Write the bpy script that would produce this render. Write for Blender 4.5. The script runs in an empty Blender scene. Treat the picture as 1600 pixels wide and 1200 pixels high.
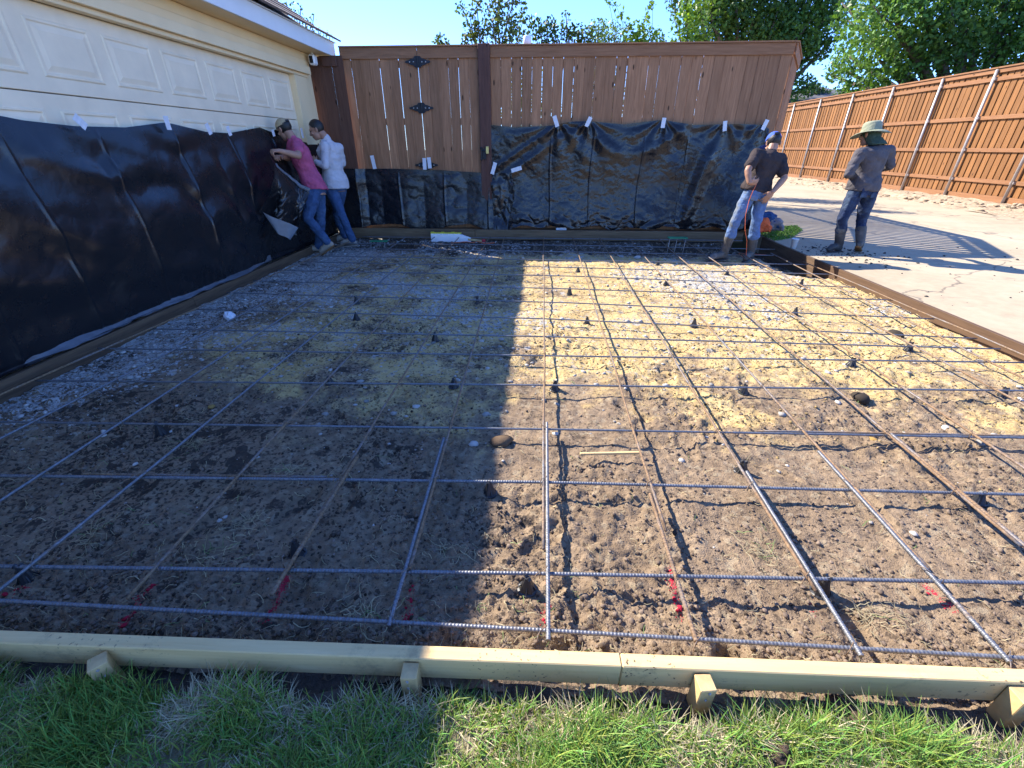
import bpy, bmesh, math, random
import numpy as np
from mathutils import Vector, Matrix

random.seed(7)
rng = np.random.default_rng(11)
S = bpy.context.scene
C = S.collection
R = math.radians

# ------------------------------------------------------------------ camera
F_PX, CAM_H = 690.0, 1.40
PITCH = math.atan(371 / F_PX)
YAW = math.atan(47 / (F_PX / math.cos(PITCH)))
cd = bpy.data.cameras.new('camera')
cam = bpy.data.objects.new('camera', cd)
C.objects.link(cam)
cd.sensor_width = 36.0
cd.lens = 36.0 * F_PX / 1600
cd.clip_start = 0.05
cd.clip_end = 600
cam.location = (0, 0, CAM_H)
cam.rotation_euler = (math.pi / 2 - PITCH, 0, YAW)
S.camera = cam
S.render.resolution_x, S.render.resolution_y = 1024, 768

# ------------------------------------------------------------------ light
SUN = Vector((-1.03, 0.65, 1.0)).normalized()      # towards the sun
EL = math.asin(SUN.z)
ROT = math.atan2(SUN.x, SUN.y)
w = bpy.data.worlds.new('World')
S.world = w
w.use_nodes = True
nt = w.node_tree
sky = nt.nodes.new('ShaderNodeTexSky')
sky.sky_type = 'NISHITA'
sky.sun_disc = False
sky.sun_elevation = EL
sky.sun_rotation = ROT
sky.air_density = 1.0
sky.dust_density = 0.0
sky.altitude = 1500
sky.ozone_density = 3.0
bg = nt.nodes['Background']
bg.inputs['Strength'].default_value = 0.15
tint = nt.nodes.new('ShaderNodeMix')
tint.data_type = 'RGBA'
tint.blend_type = 'MULTIPLY'
tint.inputs[0].default_value = 1.0
tint.inputs[7].default_value = (0.46, 0.62, 0.96, 1)
nt.links.new(sky.outputs[0], tint.inputs[6])
nt.links.new(tint.outputs[2], bg.inputs[0])
sl = bpy.data.lights.new('sun', 'SUN')
sl.energy = 3.9
sl.angle = R(0.5)
sl.color = (1.0, 0.92, 0.80)
so = bpy.data.objects.new('sun', sl)
C.objects.link(so)
so.location = (-10, 8, 12)
so.rotation_euler = SUN.to_track_quat('Z', 'Y').to_euler()
vs = S.view_settings
S.display_settings.display_device = 'sRGB'
vs.view_transform = 'Standard'
vs.look = 'None'
vs.exposure = 1.86
vs.gamma = 1.0
vs.use_curve_mapping = False
S.cycles.max_bounces = 6
S.cycles.transparent_max_bounces = 8

# ------------------------------------------------------------------ helpers
_c, _s = math.cos(PITCH), math.sin(PITCH)
_cy, _sy = math.cos(YAW), math.sin(YAW)


def ray(px, py):
    x, y = (px - 800) / F_PX, (600 - py) / F_PX
    f, u = _c + y * _s, -_s + y * _c
    return Vector((x * _cy - f * _sy, f * _cy + x * _sy, u))


def at(px, py, Y):          # the point a sight line meets at depth Y
    d = ray(px, py)
    return Vector((0, 0, CAM_H)) + d * (Y / d.y)


def atx(px, py, X):
    d = ray(px, py)
    return Vector((0, 0, CAM_H)) + d * (X / d.x)


def gz(px, py, z=0.0):
    d = ray(px, py)
    return Vector((0, 0, CAM_H)) + d * ((z - CAM_H) / d.z)


class MB:
    """collects shapes and links them as ONE mesh object"""

    def __init__(self):
        self.v, self.f = [], []

    def add(self, vs_, fs_):
        o = len(self.v)
        self.v += [tuple(p) for p in vs_]
        self.f += [tuple(i + o for i in q) for q in fs_]

    def box(self, x0, x1, y0, y1, z0, z1, mat=None):
        p = [Vector((x, y, z)) for z in (z0, z1) for y in (y0, y1) for x in (x0, x1)]
        if mat is not None:
            p = [mat @ q for q in p]
        self.add(p, [(0, 2, 3, 1), (4, 5, 7, 6), (0, 1, 5, 4), (2, 6, 7, 3), (0, 4, 6, 2), (1, 3, 7, 5)])
        return self

    def bar(self, a, b, w_, h_, up=Vector((0, 0, 1))):
        a, b = Vector(a), Vector(b)
        d = (b - a).normalized()
        s = d.cross(up).normalized()
        u = s.cross(d)
        p = []
        for q in (a, b):
            for i, j in ((-1, -1), (1, -1), (1, 1), (-1, 1)):
                p.append(q + s * (i * w_ / 2) + u * (j * h_ / 2))
        self.add(p, [(3, 2, 1, 0), (4, 5, 6, 7), (0, 1, 5, 4), (1, 2, 6, 5), (2, 3, 7, 6), (3, 0, 4, 7)])
        return self

    def tube(self, pts, rad, n=8, cap=True):
        pts = [Vector(p) for p in pts]
        if not hasattr(rad, '__len__'):
            rad = [rad] * len(pts)
        o = len(self.v)
        prev = None
        for i, p in enumerate(pts):
            d = (pts[min(i + 1, len(pts) - 1)] - pts[max(i - 1, 0)])
            d = d.normalized() if d.length > 1e-9 else Vector((0, 0, 1))
            if prev is None:
                prev = d.orthogonal().normalized()
            s = (prev - d * prev.dot(d))
            s = s.normalized() if s.length > 1e-6 else d.orthogonal().normalized()
            prev = s
            t = d.cross(s)
            for k in range(n):
                a = 2 * math.pi * k / n
                self.v.append(tuple(p + (s * math.cos(a) + t * math.sin(a)) * rad[i]))
        for i in range(len(pts) - 1):
            for k in range(n):
                a, b = o + i * n + k, o + i * n + (k + 1) % n
                self.f.append((a, b, b + n, a + n))
        if cap:
            self.f.append(tuple(o + k for k in range(n))[::-1])
            self.f.append(tuple(o + (len(pts) - 1) * n + k for k in range(n)))
        return self

    def ell(self, c, rx, ry, rz, M=None, nu=14, nv=9):
        c = Vector(c)
        vs_, fs_ = [], []
        for j in range(nv + 1):
            th = math.pi * j / nv
            for i in range(nu):
                ph = 2 * math.pi * i / nu
                q = Vector((rx * math.sin(th) * math.cos(ph), ry * math.sin(th) * math.sin(ph), rz * math.cos(th)))
                vs_.append(c + (M @ q if M is not None else q))
        for j in range(nv):
            for i in range(nu):
                a, b = j * nu + i, j * nu + (i + 1) % nu
                fs_.append((a, a + nu, b + nu, b))
        self.add(vs_, fs_)
        return self

    def limb(self, pts, rad):
        """balls at the joints, tapered cones between them"""
        pts = [Vector(p) for p in pts]
        for p, r_ in zip(pts, rad):
            self.ell(p, r_, r_, r_, nu=10, nv=6)
        for i in range(len(pts) - 1):
            self.tube([pts[i], pts[i + 1]], [rad[i], rad[i + 1]], n=10)
        return self

    def loft(self, rings, n=18, power=2.3):
        """rings: (centre, side half vector, depth half vector)"""
        o = len(self.v)
        for c, a, b in rings:
            for k in range(n):
                t = 2 * math.pi * k / n
                ca, sa = math.cos(t), math.sin(t)
                ca = math.copysign(abs(ca) ** (2 / power), ca)
                sa = math.copysign(abs(sa) ** (2 / power), sa)
                self.v.append(tuple(Vector(c) + Vector(a) * ca + Vector(b) * sa))
        for i in range(len(rings) - 1):
            for k in range(n):
                a, b = o + i * n + k, o + i * n + (k + 1) % n
                self.f.append((a, b, b + n, a + n))
        self.f.append(tuple(o + k for k in range(n))[::-1])
        self.f.append(tuple(o + (len(rings) - 1) * n + k for k in range(n)))
        return self

    def mesh(self, name, mat=None, smooth=False, bevel=0):
        me = bpy.data.meshes.new(name)
        me.from_pydata(self.v, [], self.f)
        if bevel:
            bm = bmesh.new()
            bm.from_mesh(me)
            bmesh.ops.bevel(bm, geom=bm.edges[:], offset=bevel, segments=1, affect='EDGES')
            bm.to_mesh(me)
            bm.free()
        if smooth:
            me.polygons.foreach_set('use_smooth', [True] * len(me.polygons))
        if mat:
            me.materials.append(mat)
        return me

    def build(self, name, mat=None, parent=None, smooth=False, bevel=0, loc=None):
        return put(name, self.mesh(name, mat, smooth, bevel), parent, loc)


def put(name, me, parent=None, loc=None):
    o = bpy.data.objects.new(name, me)
    C.objects.link(o)
    if parent is not None:
        o.parent = parent
    if loc is not None:
        o.location = loc
    return o


def tag(o, label=None, cat=None, group=None, kind=None):
    if label:
        o['label'] = label
    if cat:
        o['category'] = cat
    if group:
        o['group'] = group
    if kind:
        o['kind'] = kind
    return o


def thing(name, label, cat, loc=(0, 0, 0), group=None, rot=None):
    o = bpy.data.objects.new(name, None)
    C.objects.link(o)
    o.location = loc
    o.empty_display_size = 0.1
    if rot:
        o.rotation_euler = rot
    return tag(o, label, cat, group)


def mesh_np(name, V, Fc, mat=None, smooth=False, attrs=None):
    """V (n,3), Fc (m,k) -> mesh; attrs {name: (n,4)} as point colours"""
    me = bpy.data.meshes.new(name)
    n, (m, k) = len(V), Fc.shape
    me.vertices.add(n)
    me.vertices.foreach_set('co', np.ascontiguousarray(V, np.float32).ravel())
    me.loops.add(m * k)
    me.loops.foreach_set('vertex_index', np.ascontiguousarray(Fc, np.int32).ravel())
    me.polygons.add(m)
    me.polygons.foreach_set('loop_start', np.arange(0, m * k, k, dtype=np.int32))
    if smooth:
        me.polygons.foreach_set('use_smooth', np.ones(m, dtype=bool))
    me.update(calc_edges=True)
    for nm, a in (attrs or {}).items():
        ca = me.color_attributes.new(nm, 'FLOAT_COLOR', 'POINT')
        ca.data.foreach_set('color', np.ascontiguousarray(a, np.float32).ravel())
    if mat:
        me.materials.append(mat)
    return me


def grid_faces(nu, nv):
    i, j = np.meshgrid(np.arange(nu - 1), np.arange(nv - 1))
    a = (j * nu + i).ravel()
    return np.stack([a, a + 1, a + nu + 1, a + nu], 1)


_tab = np.random.default_rng(3).random((256, 256))


def vnoise(x, y, seed=0):
    x = np.asarray(x, float) + seed * 17.31
    y = np.asarray(y, float) + seed * 9.77
    xi, yi = np.floor(x).astype(int), np.floor(y).astype(int)
    fx, fy = x - xi, y - yi
    fx, fy = fx * fx * (3 - 2 * fx), fy * fy * (3 - 2 * fy)
    t = _tab
    a, b = t[xi & 255, yi & 255], t[(xi + 1) & 255, yi & 255]
    c, d = t[xi & 255, (yi + 1) & 255], t[(xi + 1) & 255, (yi + 1) & 255]
    return (a * (1 - fx) + b * fx) * (1 - fy) + (c * (1 - fx) + d * fx) * fy - 0.5


def fbm(x, y, oct_=4, seed=0, gain=0.5):
    s, a = 0, 1.0
    x, y = 0.87 * np.asarray(x, float) + 0.49 * np.asarray(y, float), -0.49 * np.asarray(x, float) + 0.87 * np.asarray(y, float)
    for o in range(oct_):
        s = s + a * vnoise(x * 2 ** o, y * 2 ** o, seed + o)
        x, y = 0.796 * x + 0.605 * y, -0.605 * x + 0.796 * y
        a *= gain
    return s


def smst(a, b, x):
    t = np.clip((x - a) / (b - a), 0, 1)
    return t * t * (3 - 2 * t)


ORD = ['first', 'second', 'third', 'fourth', 'fifth', 'sixth', 'seventh', 'eighth', 'ninth', 'tenth', 'eleventh',
       'twelfth', 'thirteenth', 'fourteenth', 'fifteenth', 'sixteenth', 'seventeenth', 'eighteenth']

# ------------------------------------------------------------------ materials


class NT:
    def __init__(self, name):
        self.m = bpy.data.materials.new(name)
        self.m.use_nodes = True
        self.t = self.m.node_tree
        self.b = self.t.nodes['Principled BSDF']
        self.out = self.t.nodes['Material Output']

    def n(self, typ, props=None, **inp):
        nd = self.t.nodes.new('ShaderNode' + typ)
        for k, v in (props or {}).items():
            setattr(nd, k, v)
        for k, v in inp.items():
            k = k.replace('_', ' ')
            self.set(nd.inputs[int(k)] if k.isdigit() else nd.inputs[k], v)
        return nd

    def set(self, sock, v):
        if isinstance(v, bpy.types.NodeSocket):
            self.t.links.new(v, sock)
        elif isinstance(v, bpy.types.Node):
            self.t.links.new(v.outputs[0], sock)
        else:
            if sock.type == 'RGBA' and len(v) == 3:
                v = (*v, 1)
            sock.default_value = v

    def p(self, **inp):
        for k, v in inp.items():
            self.set(self.b.inputs[k.replace('_', ' ')], v)
        return self

    def coord(self, what='Object', scale=(1, 1, 1), rand=False):
        tc = self.n('TexCoord')
        src = tc.outputs[what]
        if rand:
            oi = self.n('ObjectInfo')
            ml = self.n('Math', {'operation': 'MULTIPLY'}, **{'0': oi.outputs['Random'], '1': 37.0})
            va = self.n('VectorMath', {'operation': 'ADD'}, **{'0': src, '1': ml.outputs[0]})
            src = va.outputs[0]
        mp = self.n('Mapping', Vector=src, Scale=scale)
        return mp.outputs[0]

    def noise(self, vec, scale, detail=4, rough=0.55, dist=0.0):
        return self.n('TexNoise', Vector=vec, Scale=scale, Detail=detail, Roughness=rough, Distortion=dist).outputs['Fac']

    def ramp(self, fac, stops):
        r = self.n('ValToRGB', Fac=fac)
        el = r.color_ramp.elements
        while len(el) < len(stops):
            el.new(0.5)
        for e, (p_, c) in zip(el, stops):
            e.position = p_
            e.color = (*c, 1) if len(c) == 3 else c
        return r.outputs[0]

    def f(self, fac, a, b):      # float ramp a..b -> 0..1
        return self.n('MapRange', {'interpolation_type': 'SMOOTHSTEP'}, Value=fac, From_Min=a, From_Max=b).outputs[0]

    def mix(self, fac, a, b, mode='MIX'):
        m = self.n('Mix', {'data_type': 'RGBA', 'blend_type': mode})
        self.set(m.inputs[0], fac)
        self.set(m.inputs[6], a)
        self.set(m.inputs[7], b)
        return m.outputs[2]

    def math(self, op, a, b=0.0):
        return self.n('Math', {'operation': op}, **{'0': a, '1': b}).outputs[0]

    def bump(self, h, strength=0.4, dist=0.01, normal=None):
        nd = self.n('Bump', Strength=strength, Distance=dist, Height=h)
        if normal is not None:
            self.set(nd.inputs['Normal'], normal)
        self.set(self.b.inputs['Normal'], nd.outputs[0])
        return nd.outputs[0]


def simple(name, col, rough=0.6, var=0.15, scale=8, metal=0.0, bump=0.0, bscale=60, spec=0.5):
    t = NT(name)
    v = t.coord()
    n = t.noise(v, scale, 5)
    c0 = tuple(x * (1 - var) for x in col)
    c1 = tuple(min(1, x * (1 + var)) for x in col)
    t.p(Base_Color=t.ramp(n, [(0.3, c0), (0.7, c1)]), Roughness=rough, Metallic=metal)
    t.b.inputs['Specular IOR Level'].default_value = spec
    if bump:
        t.bump(t.noise(v, bscale, 4), bump, 0.004)
    return t.m


def wood(name, dark, light, axis=2, rough=0.75, knots=True, spread=0.25, grain=1.0):
    t = NT(name)
    sc = [14, 14, 14]
    sc[axis] = 0.9
    v = t.coord('Object', tuple(sc), True)
    v2 = t.coord('Object', tuple([3 if i == axis else 9 for i in range(3)]), True)
    g = t.noise(v, 3.0, 6, 0.6, 0.6)
    col = t.ramp(g, [(0.28, dark), (0.72, light)])
    oi = t.n('ObjectInfo')
    hv = t.n('HueSaturation', Color=col, Saturation=1.0,
             Value=t.n('MapRange', Value=oi.outputs['Random'], To_Min=1 - spread, To_Max=1 + spread).outputs[0])
    col = hv.outputs[0]
    st = t.noise(t.coord('Object', tuple([0.8 if i == axis else 3 for i in range(3)]), True), 2.2, 3)
    col = t.mix(t.f(st, 0.5, 0.75), col, t.mix(0.45, col, dark), 'MIX')
    if knots:
        vo = t.n('TexVoronoi', Vector=v2, Scale=0.9, Randomness=1.0)
        col = t.mix(t.f(vo.outputs['Distance'], 0.13, 0.07), col, tuple(x * 0.3 for x in dark))
    t.p(Base_Color=col, Roughness=rough)
    t.b.inputs['Specular IOR Level'].default_value = 0.25
    t.bump(g, 0.35 * grain, 0.004)
    return t.m


MAT = {}
MAT['picket'] = wood('cedar picket', (0.245, 0.115, 0.054), (0.43, 0.212, 0.108), spread=0.2)
MAT['picket_red'] = wood('red stained picket', (0.085, 0.040, 0.026), (0.14, 0.070, 0.048), spread=0.1)
MAT['trim_x'] = wood('cedar trim', (0.225, 0.103, 0.047), (0.37, 0.18, 0.09), axis=0, spread=0.08, knots=False)
MAT['post_red'] = wood('stained post', (0.085, 0.038, 0.027), (0.145, 0.07, 0.05), spread=0.05)
MAT['fence_far'] = wood('orange stained picket', (0.15, 0.062, 0.018), (0.25, 0.114, 0.036), spread=0.22)
MAT['rail_far'] = wood('orange stained rail', (0.18, 0.08, 0.032), (0.27, 0.132, 0.058), axis=1, spread=0.08)
MAT['timber'] = wood('form timber', (0.58, 0.40, 0.175), (0.70, 0.51, 0.25), axis=0, spread=0.06, grain=0.6, knots=False)
tm = NT.__new__(NT)
tm.m = MAT['timber']
tm.t = tm.m.node_tree
tm.b = tm.t.nodes['Principled BSDF']
src = tm.b.inputs['Base Color'].links[0].from_socket
vv_ = tm.coord('Object', (1, 1, 1), True)
dm = tm.f(tm.noise(vv_, 5.0, 7, 0.78), 0.56, 0.70)
sp_ = tm.f(tm.noise(vv_, 70, 3, 0.6), 0.60, 0.70)
c_ = tm.mix(tm.math('MULTIPLY', dm, 0.4), src, (0.16, 0.115, 0.075))
tm.set(tm.b.inputs['Base Color'], tm.mix(tm.math('MULTIPLY', sp_, tm.f(tm.noise(vv_, 3.1, 3), 0.48, 0.62)), c_, (0.07, 0.05, 0.035)))
MAT['timber_end'] = simple('stake timber', (0.48, 0.33, 0.15), 0.8, 0.25, 18, bump=0.3)
MAT['form_old'] = wood('weathered form timber', (0.05, 0.032, 0.02), (0.12, 0.075, 0.045), axis=1, spread=0.1, knots=False)
MAT['form_brown'] = wood('brown form timber', (0.065, 0.038, 0.022), (0.11, 0.066, 0.038), axis=1, spread=0.1, knots=False)
MAT['form_back'] = wood('back form timber', (0.10, 0.065, 0.035), (0.20, 0.135, 0.08), axis=0, spread=0.12, knots=False)
MAT['cream'] = simple('cream paint', (0.84, 0.64, 0.37), 0.55, 0.05, 3, bump=0.05)
MAT['door'] = simple('garage door paint', (0.84, 0.69, 0.48), 0.5, 0.07, 5, bump=0.04, bscale=140)
MAT['fascia'] = simple('white trim paint', (0.74, 0.72, 0.70), 0.5, 0.04, 3)
MAT['shingle'] = simple('brown shingles', (0.16, 0.115, 0.09), 0.9, 0.4, 30, bump=0.4, bscale=160)
MAT['iron'] = simple('black iron', (0.02, 0.02, 0.023), 0.45, 0.2, 20, metal=0.5)
MAT['white_pl'] = simple('white plastic', (0.78, 0.78, 0.78), 0.4, 0.05)
MAT['black_pl'] = simple('black plastic', (0.022, 0.022, 0.024), 0.45, 0.3)
MAT['galv'] = simple('galvanised steel', (0.36, 0.33, 0.30), 0.5, 0.12, 12, metal=0.35)
MAT['bark'] = simple('bark', (0.10, 0.075, 0.055), 0.95, 0.35, 12, bump=0.6, bscale=30)
MAT['tape'] = simple('pale tape', (0.66, 0.66, 0.68), 0.35, 0.08, 20)
MAT['yellow'] = simple('yellow paint', (0.70, 0.62, 0.05), 0.5, 0.1)
MAT['red'] = simple('red paint', (0.55, 0.03, 0.04), 0.6, 0.15)
MAT['green_pl'] = simple('green plastic', (0.02, 0.22, 0.10), 0.45, 0.15)
MAT['string'] = simple('orange string', (0.75, 0.16, 0.06), 0.7, 0.1)
MAT['stone_white'] = simple('limestone', (0.50, 0.47, 0.42), 0.9, 0.2, 30, bump=0.5, bscale=90)

# black polythene: glossy film with fine crumples
t = NT('black polythene')
v = t.coord('Object')
c1 = t.noise(v, 11, 6, 0.6, 1.2)
c2 = t.noise(v, 34, 4, 0.6, 0.8)
h = t.math('ADD', c1, t.math('MULTIPLY', c2, 0.28))
dust = t.f(t.noise(v, 3.2, 5, 0.65), 0.5, 0.82)
t.p(Base_Color=t.mix(t.math('MULTIPLY', dust, 0.28), (0.010, 0.010, 0.012), (0.045, 0.038, 0.03)),
    Roughness=t.n('MapRange', Value=dust, To_Min=0.27, To_Max=0.42).outputs[0])
t.b.inputs['Specular IOR Level'].default_value = 0.5
t.bump(h, 0.24, 0.010)
MAT['poly'] = t.m
t = NT('polythene sky sheen')  # black film made paler, so the folds carry sky sheen in their colour
t.p(Base_Color=t.mix(t.noise(t.coord(), 20), (0.06, 0.063, 0.072), (0.14, 0.145, 0.165)), Roughness=0.42)
MAT['poly_sheen'] = t.m

# rebar
for nm, lo, hi in (('rebar_steel', 0.58, 0.72), ('rebar_rust', 0.30, 0.56)):
    t = NT(nm)
    v = t.coord('Object', (1, 1, 1), True)
    k = t.f(t.noise(v, 2.6, 6, 0.75), lo, hi)
    fine = t.noise(v, 90, 3)
    rust = t.ramp(fine, [(0.3, (0.10, 0.058, 0.032)), (0.7, (0.26, 0.165, 0.088))])
    steel = t.ramp(fine, [(0.3, (0.11, 0.115, 0.125)), (0.7, (0.23, 0.235, 0.25))])
    t.p(Base_Color=t.mix(k, steel, rust), Metallic=t.math('MULTIPLY', t.math('SUBTRACT', 1.0, k), 0.5),
        Roughness=t.n('MapRange', Value=k, To_Min=0.5, To_Max=0.85).outputs[0])
    t.bump(fine, 0.3, 0.002)
    MAT[nm] = t.m

# bare soil with sand, lime gravel and marking paint as masks (a dark one also paints shade on the left)
t = NT('soil')
v = t.coord('Object')
at_ = t.n('Attribute', {'attribute_name': 'mask'})
sep = t.n('SeparateColor', Color=at_.outputs['Color'])
n1 = t.noise(v, 2.3, 6, 0.65)
n2 = t.noise(v, 26, 6, 0.7)
n3 = t.noise(v, 130, 3, 0.7)
brown = t.ramp(t.math('ADD', t.math('MULTIPLY', n2, 0.6), t.math('MULTIPLY', n1, 0.4)),
               [(0.30, (0.10, 0.070, 0.046)), (0.50, (0.215, 0.154, 0.098)), (0.70, (0.34, 0.25, 0.16))])
sand = t.ramp(t.math('ADD', t.math('MULTIPLY', n2, 0.45), t.math('MULTIPLY', t.noise(v, 3.1, 8, 0.7), 0.55)), [(0.3, (0.36, 0.235, 0.085)), (0.5, (0.50, 0.36, 0.155)), (0.7, (0.57, 0.455, 0.26))])
n5 = t.noise(v, 5.5, 9, 0.68)
ms = t.f(t.math('ADD', sep.outputs[0], t.math('ADD', t.math('MULTIPLY', t.math('SUBTRACT', n5, 0.5), 1.7), t.math('MULTIPLY', t.math('SUBTRACT', n2, 0.5), 0.5))), 0.25, 0.72)
col = t.mix(ms, brown, sand)
lime = t.ramp(n3, [(0.35, (0.26, 0.25, 0.22)), (0.65, (0.60, 0.58, 0.54))])
def chips(scale, dist=0.0):
    vd = t.n('VectorMath', {'operation': 'ADD'}, **{'0': v, '1': t.n('VectorMath', {'operation': 'SCALE'}, **{'0': t.n('TexNoise', Vector=v, Scale=scale * 1.3).outputs['Color'], 'Scale': 0.5 / scale}).outputs[0]})
    q = t.n('TexVoronoi', Vector=vd.outputs[0], Scale=scale)
    return t.n('SeparateColor', Color=q.outputs['Color'])


ca, cb, cc3 = chips(38), chips(85), chips(17)
# single flakes of lime where their chance is high
wa = t.math('MULTIPLY', sep.outputs[1], t.n('MapRange', Value=n2, From_Min=0.3, From_Max=0.7, To_Min=0.35, To_Max=1.5).outputs[0])
mw = t.math('MAXIMUM', t.f(t.math('SUBTRACT', wa, ca.outputs[0]), 0.0, 0.06), t.math('MAXIMUM', t.f(t.math('SUBTRACT', wa, cb.outputs[0]), 0.0, 0.06), t.f(t.math('SUBTRACT', t.math('MULTIPLY', wa, 0.7), cc3.outputs[0]), 0.0, 0.05)))
lime = t.mix(ca.outputs[1], lime, t.mix(0.5, lime, (0.2, 0.18, 0.15)))
col = t.mix(mw, col, lime)
# dark flecks of clay through the sand and sand flecks through the clay
fl = t.math('MULTIPLY', t.f(t.math('SUBTRACT', 0.10, cb.outputs[1]), 0.0, 0.03), 0.75)
col = t.mix(fl, col, (0.045, 0.034, 0.027))
fl2 = t.math('MULTIPLY', t.f(t.math('SUBTRACT', 0.11, ca.outputs[2]), 0.0, 0.03), 0.6)
col = t.mix(fl2, col, (0.30, 0.24, 0.16))
blk = t.mix(n3, (0.018, 0.014, 0.012), (0.05, 0.04, 0.032))
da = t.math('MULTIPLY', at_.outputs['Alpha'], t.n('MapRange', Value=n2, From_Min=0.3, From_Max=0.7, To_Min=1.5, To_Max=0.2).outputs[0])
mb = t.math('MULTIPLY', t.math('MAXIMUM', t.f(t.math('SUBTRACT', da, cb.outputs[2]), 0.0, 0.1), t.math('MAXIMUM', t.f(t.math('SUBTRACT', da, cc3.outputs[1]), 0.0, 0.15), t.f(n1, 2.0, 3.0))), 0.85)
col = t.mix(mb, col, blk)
mr = t.f(t.math('ADD', sep.outputs[2], t.math('MULTIPLY', t.math('SUBTRACT', n3, 0.5), 2.8)), 0.58, 0.85)
col = t.mix(mr, col, (0.42, 0.02, 0.045))
t.p(Base_Color=col, Roughness=0.92)
t.b.inputs['Specular IOR Level'].default_value = 0.2
vo = t.n('TexVoronoi', {'feature': 'DISTANCE_TO_EDGE'}, Vector=t.n('VectorMath', {'operation': 'ADD'}, **{'0': v, '1': t.n('VectorMath', {'operation': 'SCALE'}, **{'0': t.n('TexNoise', Vector=v, Scale=22).outputs['Color'], 'Scale': 0.05}).outputs[0]}).outputs[0], Scale=9)
crack = t.f(vo.outputs['Distance'], 0.0, 0.035)
n4 = t.noise(v, 60, 4, 0.7)
hh = t.math('ADD', t.math('ADD', t.math('MULTIPLY', n2, 0.9), t.math('ADD', t.math('MULTIPLY', n3, 0.6), t.math('MULTIPLY', n4, 0.7))), t.math('MULTIPLY', crack, 0.10))
t.bump(hh, 0.9, 0.012)
MAT['soil'] = t.m

t = NT('soil clod')
v = t.coord('Object')
n2 = t.noise(v, 30, 5, 0.7)
at_ = t.n('Attribute', {'attribute_name': 'col'})
t.p(Base_Color=t.mix(n2, t.mix(0.45, at_.outputs[0], (0, 0, 0)), at_.outputs[0]), Roughness=0.95)
t.b.inputs['Specular IOR Level'].default_value = 0.2
t.bump(t.noise(v, 160, 3), 0.5, 0.004)
MAT['clod'] = t.m

# concrete drive
t = NT('drive concrete')
v = t.coord('Object')
n1 = t.noise(v, 0.7, 6, 0.6)
n2 = t.noise(v, 9, 6, 0.7)
n3 = t.noise(v, 220, 2)
col = t.ramp(t.math('ADD', t.math('MULTIPLY', n1, 0.6), t.math('MULTIPLY', n2, 0.4)),
             [(0.33, (0.29, 0.23, 0.145)), (0.5, (0.37, 0.30, 0.195)), (0.68, (0.42, 0.35, 0.24))])
col = t.mix(t.f(t.noise(t.coord('Object', (1, 0.35, 1)), 2.6, 7, 0.75), 0.62, 0.74), col, (0.24, 0.19, 0.14))
col = t.mix(t.math('MULTIPLY', t.f(n3, 0.55, 0.75), 0.35), col, (0.24, 0.2, 0.16))
st_ = t.f(t.noise(t.coord('Object', (0.9, 2.2, 1)), 1.1, 8, 0.8), 0.56, 0.66)
col = t.mix(t.math('MULTIPLY', st_, 0.5), col, (0.21, 0.16, 0.11))
wv = t.n('VectorMath', {'operation': 'ADD'}, **{'0': v, '1': t.n('VectorMath', {'operation': 'SCALE'}, **{'0': t.n('TexNoise', Vector=v, Scale=1.5, Detail=5.0).outputs['Color'], 'Scale': 0.9}).outputs[0]})
ck = t.n('TexVoronoi', {'feature': 'DISTANCE_TO_EDGE'}, Vector=wv.outputs[0], Scale=0.28)
col = t.mix(t.math('MULTIPLY', t.f(ck.outputs['Distance'], 0.006, 0.001), 0.7), col, (0.10, 0.08, 0.06))
t.p(Base_Color=col, Roughness=0.85)
t.bump(t.math('ADD', n3, n2), 0.25, 0.004)
MAT['concrete'] = t.m
t = NT('verge dirt')
v = t.coord('Object')
n2 = t.noise(v, 7, 7, 0.7)
t.p(Base_Color=t.ramp(n2, [(0.3, (0.22, 0.15, 0.09)), (0.5, (0.40, 0.30, 0.19)), (0.7, (0.50, 0.40, 0.27))]), Roughness=0.95)
t.bump(t.noise(v, 22, 6, 0.7), 0.9, 0.05)
MAT['verge'] = t.m
MAT['earth'] = simple('far earth', (0.09, 0.085, 0.04), 0.95, 0.3, 2, bump=0.4, bscale=8)
MAT['lawn_soil'] = simple('turf soil', (0.24, 0.205, 0.12), 0.95, 0.45, 22, bump=0.9, bscale=60)


def leafy(name, rough=0.5, trans=0.35, attr='col'):
    t = NT(name)
    a = t.n('Attribute', {'attribute_name': attr})
    t.p(Base_Color=a.outputs[0], Roughness=rough)
    t.b.inputs['Specular IOR Level'].default_value = 0.3
    tr = t.n('BsdfTranslucent', Color=t.mix(1.0, a.outputs[0], (1.25, 1.15, 0.5), 'MULTIPLY'))
    mx = t.n('MixShader')
    mx.inputs[0].default_value = trans
    t.t.links.new(t.b.outputs[0], mx.inputs[1])
    t.t.links.new(tr.outputs[0], mx.inputs[2])
    t.t.links.new(mx.outputs[0], t.out.inputs['Surface'])
    return t.m


MAT['leaf'] = leafy('leaf', 0.45, 0.38)
MAT['blade'] = leafy('grass blade', 0.55, 0.3)


def cloth(name, col, var=0.2, scale=14, fold=0.5, wear=None, rough=0.85):
    t = NT(name)
    v = t.coord('Object')
    n = t.noise(v, scale, 5, 0.6)
    c = t.ramp(n, [(0.3, tuple(x * (1 - var) for x in col)), (0.7, tuple(min(1, x * (1 + var)) for x in col))])
    if wear:
        c = t.mix(t.f(t.noise(v, 4.5, 5, 0.6), 0.48, 0.68), c, wear)
    t.p(Base_Color=c, Roughness=rough)
    t.b.inputs['Specular IOR Level'].default_value = 0.2
    wv = t.noise(v, 11, 3, 0.5, 1.5)
    t.bump(t.math('ADD', wv, t.math('MULTIPLY', t.noise(v, 180, 2), 0.06)), fold, 0.03)
    return t.m


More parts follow.
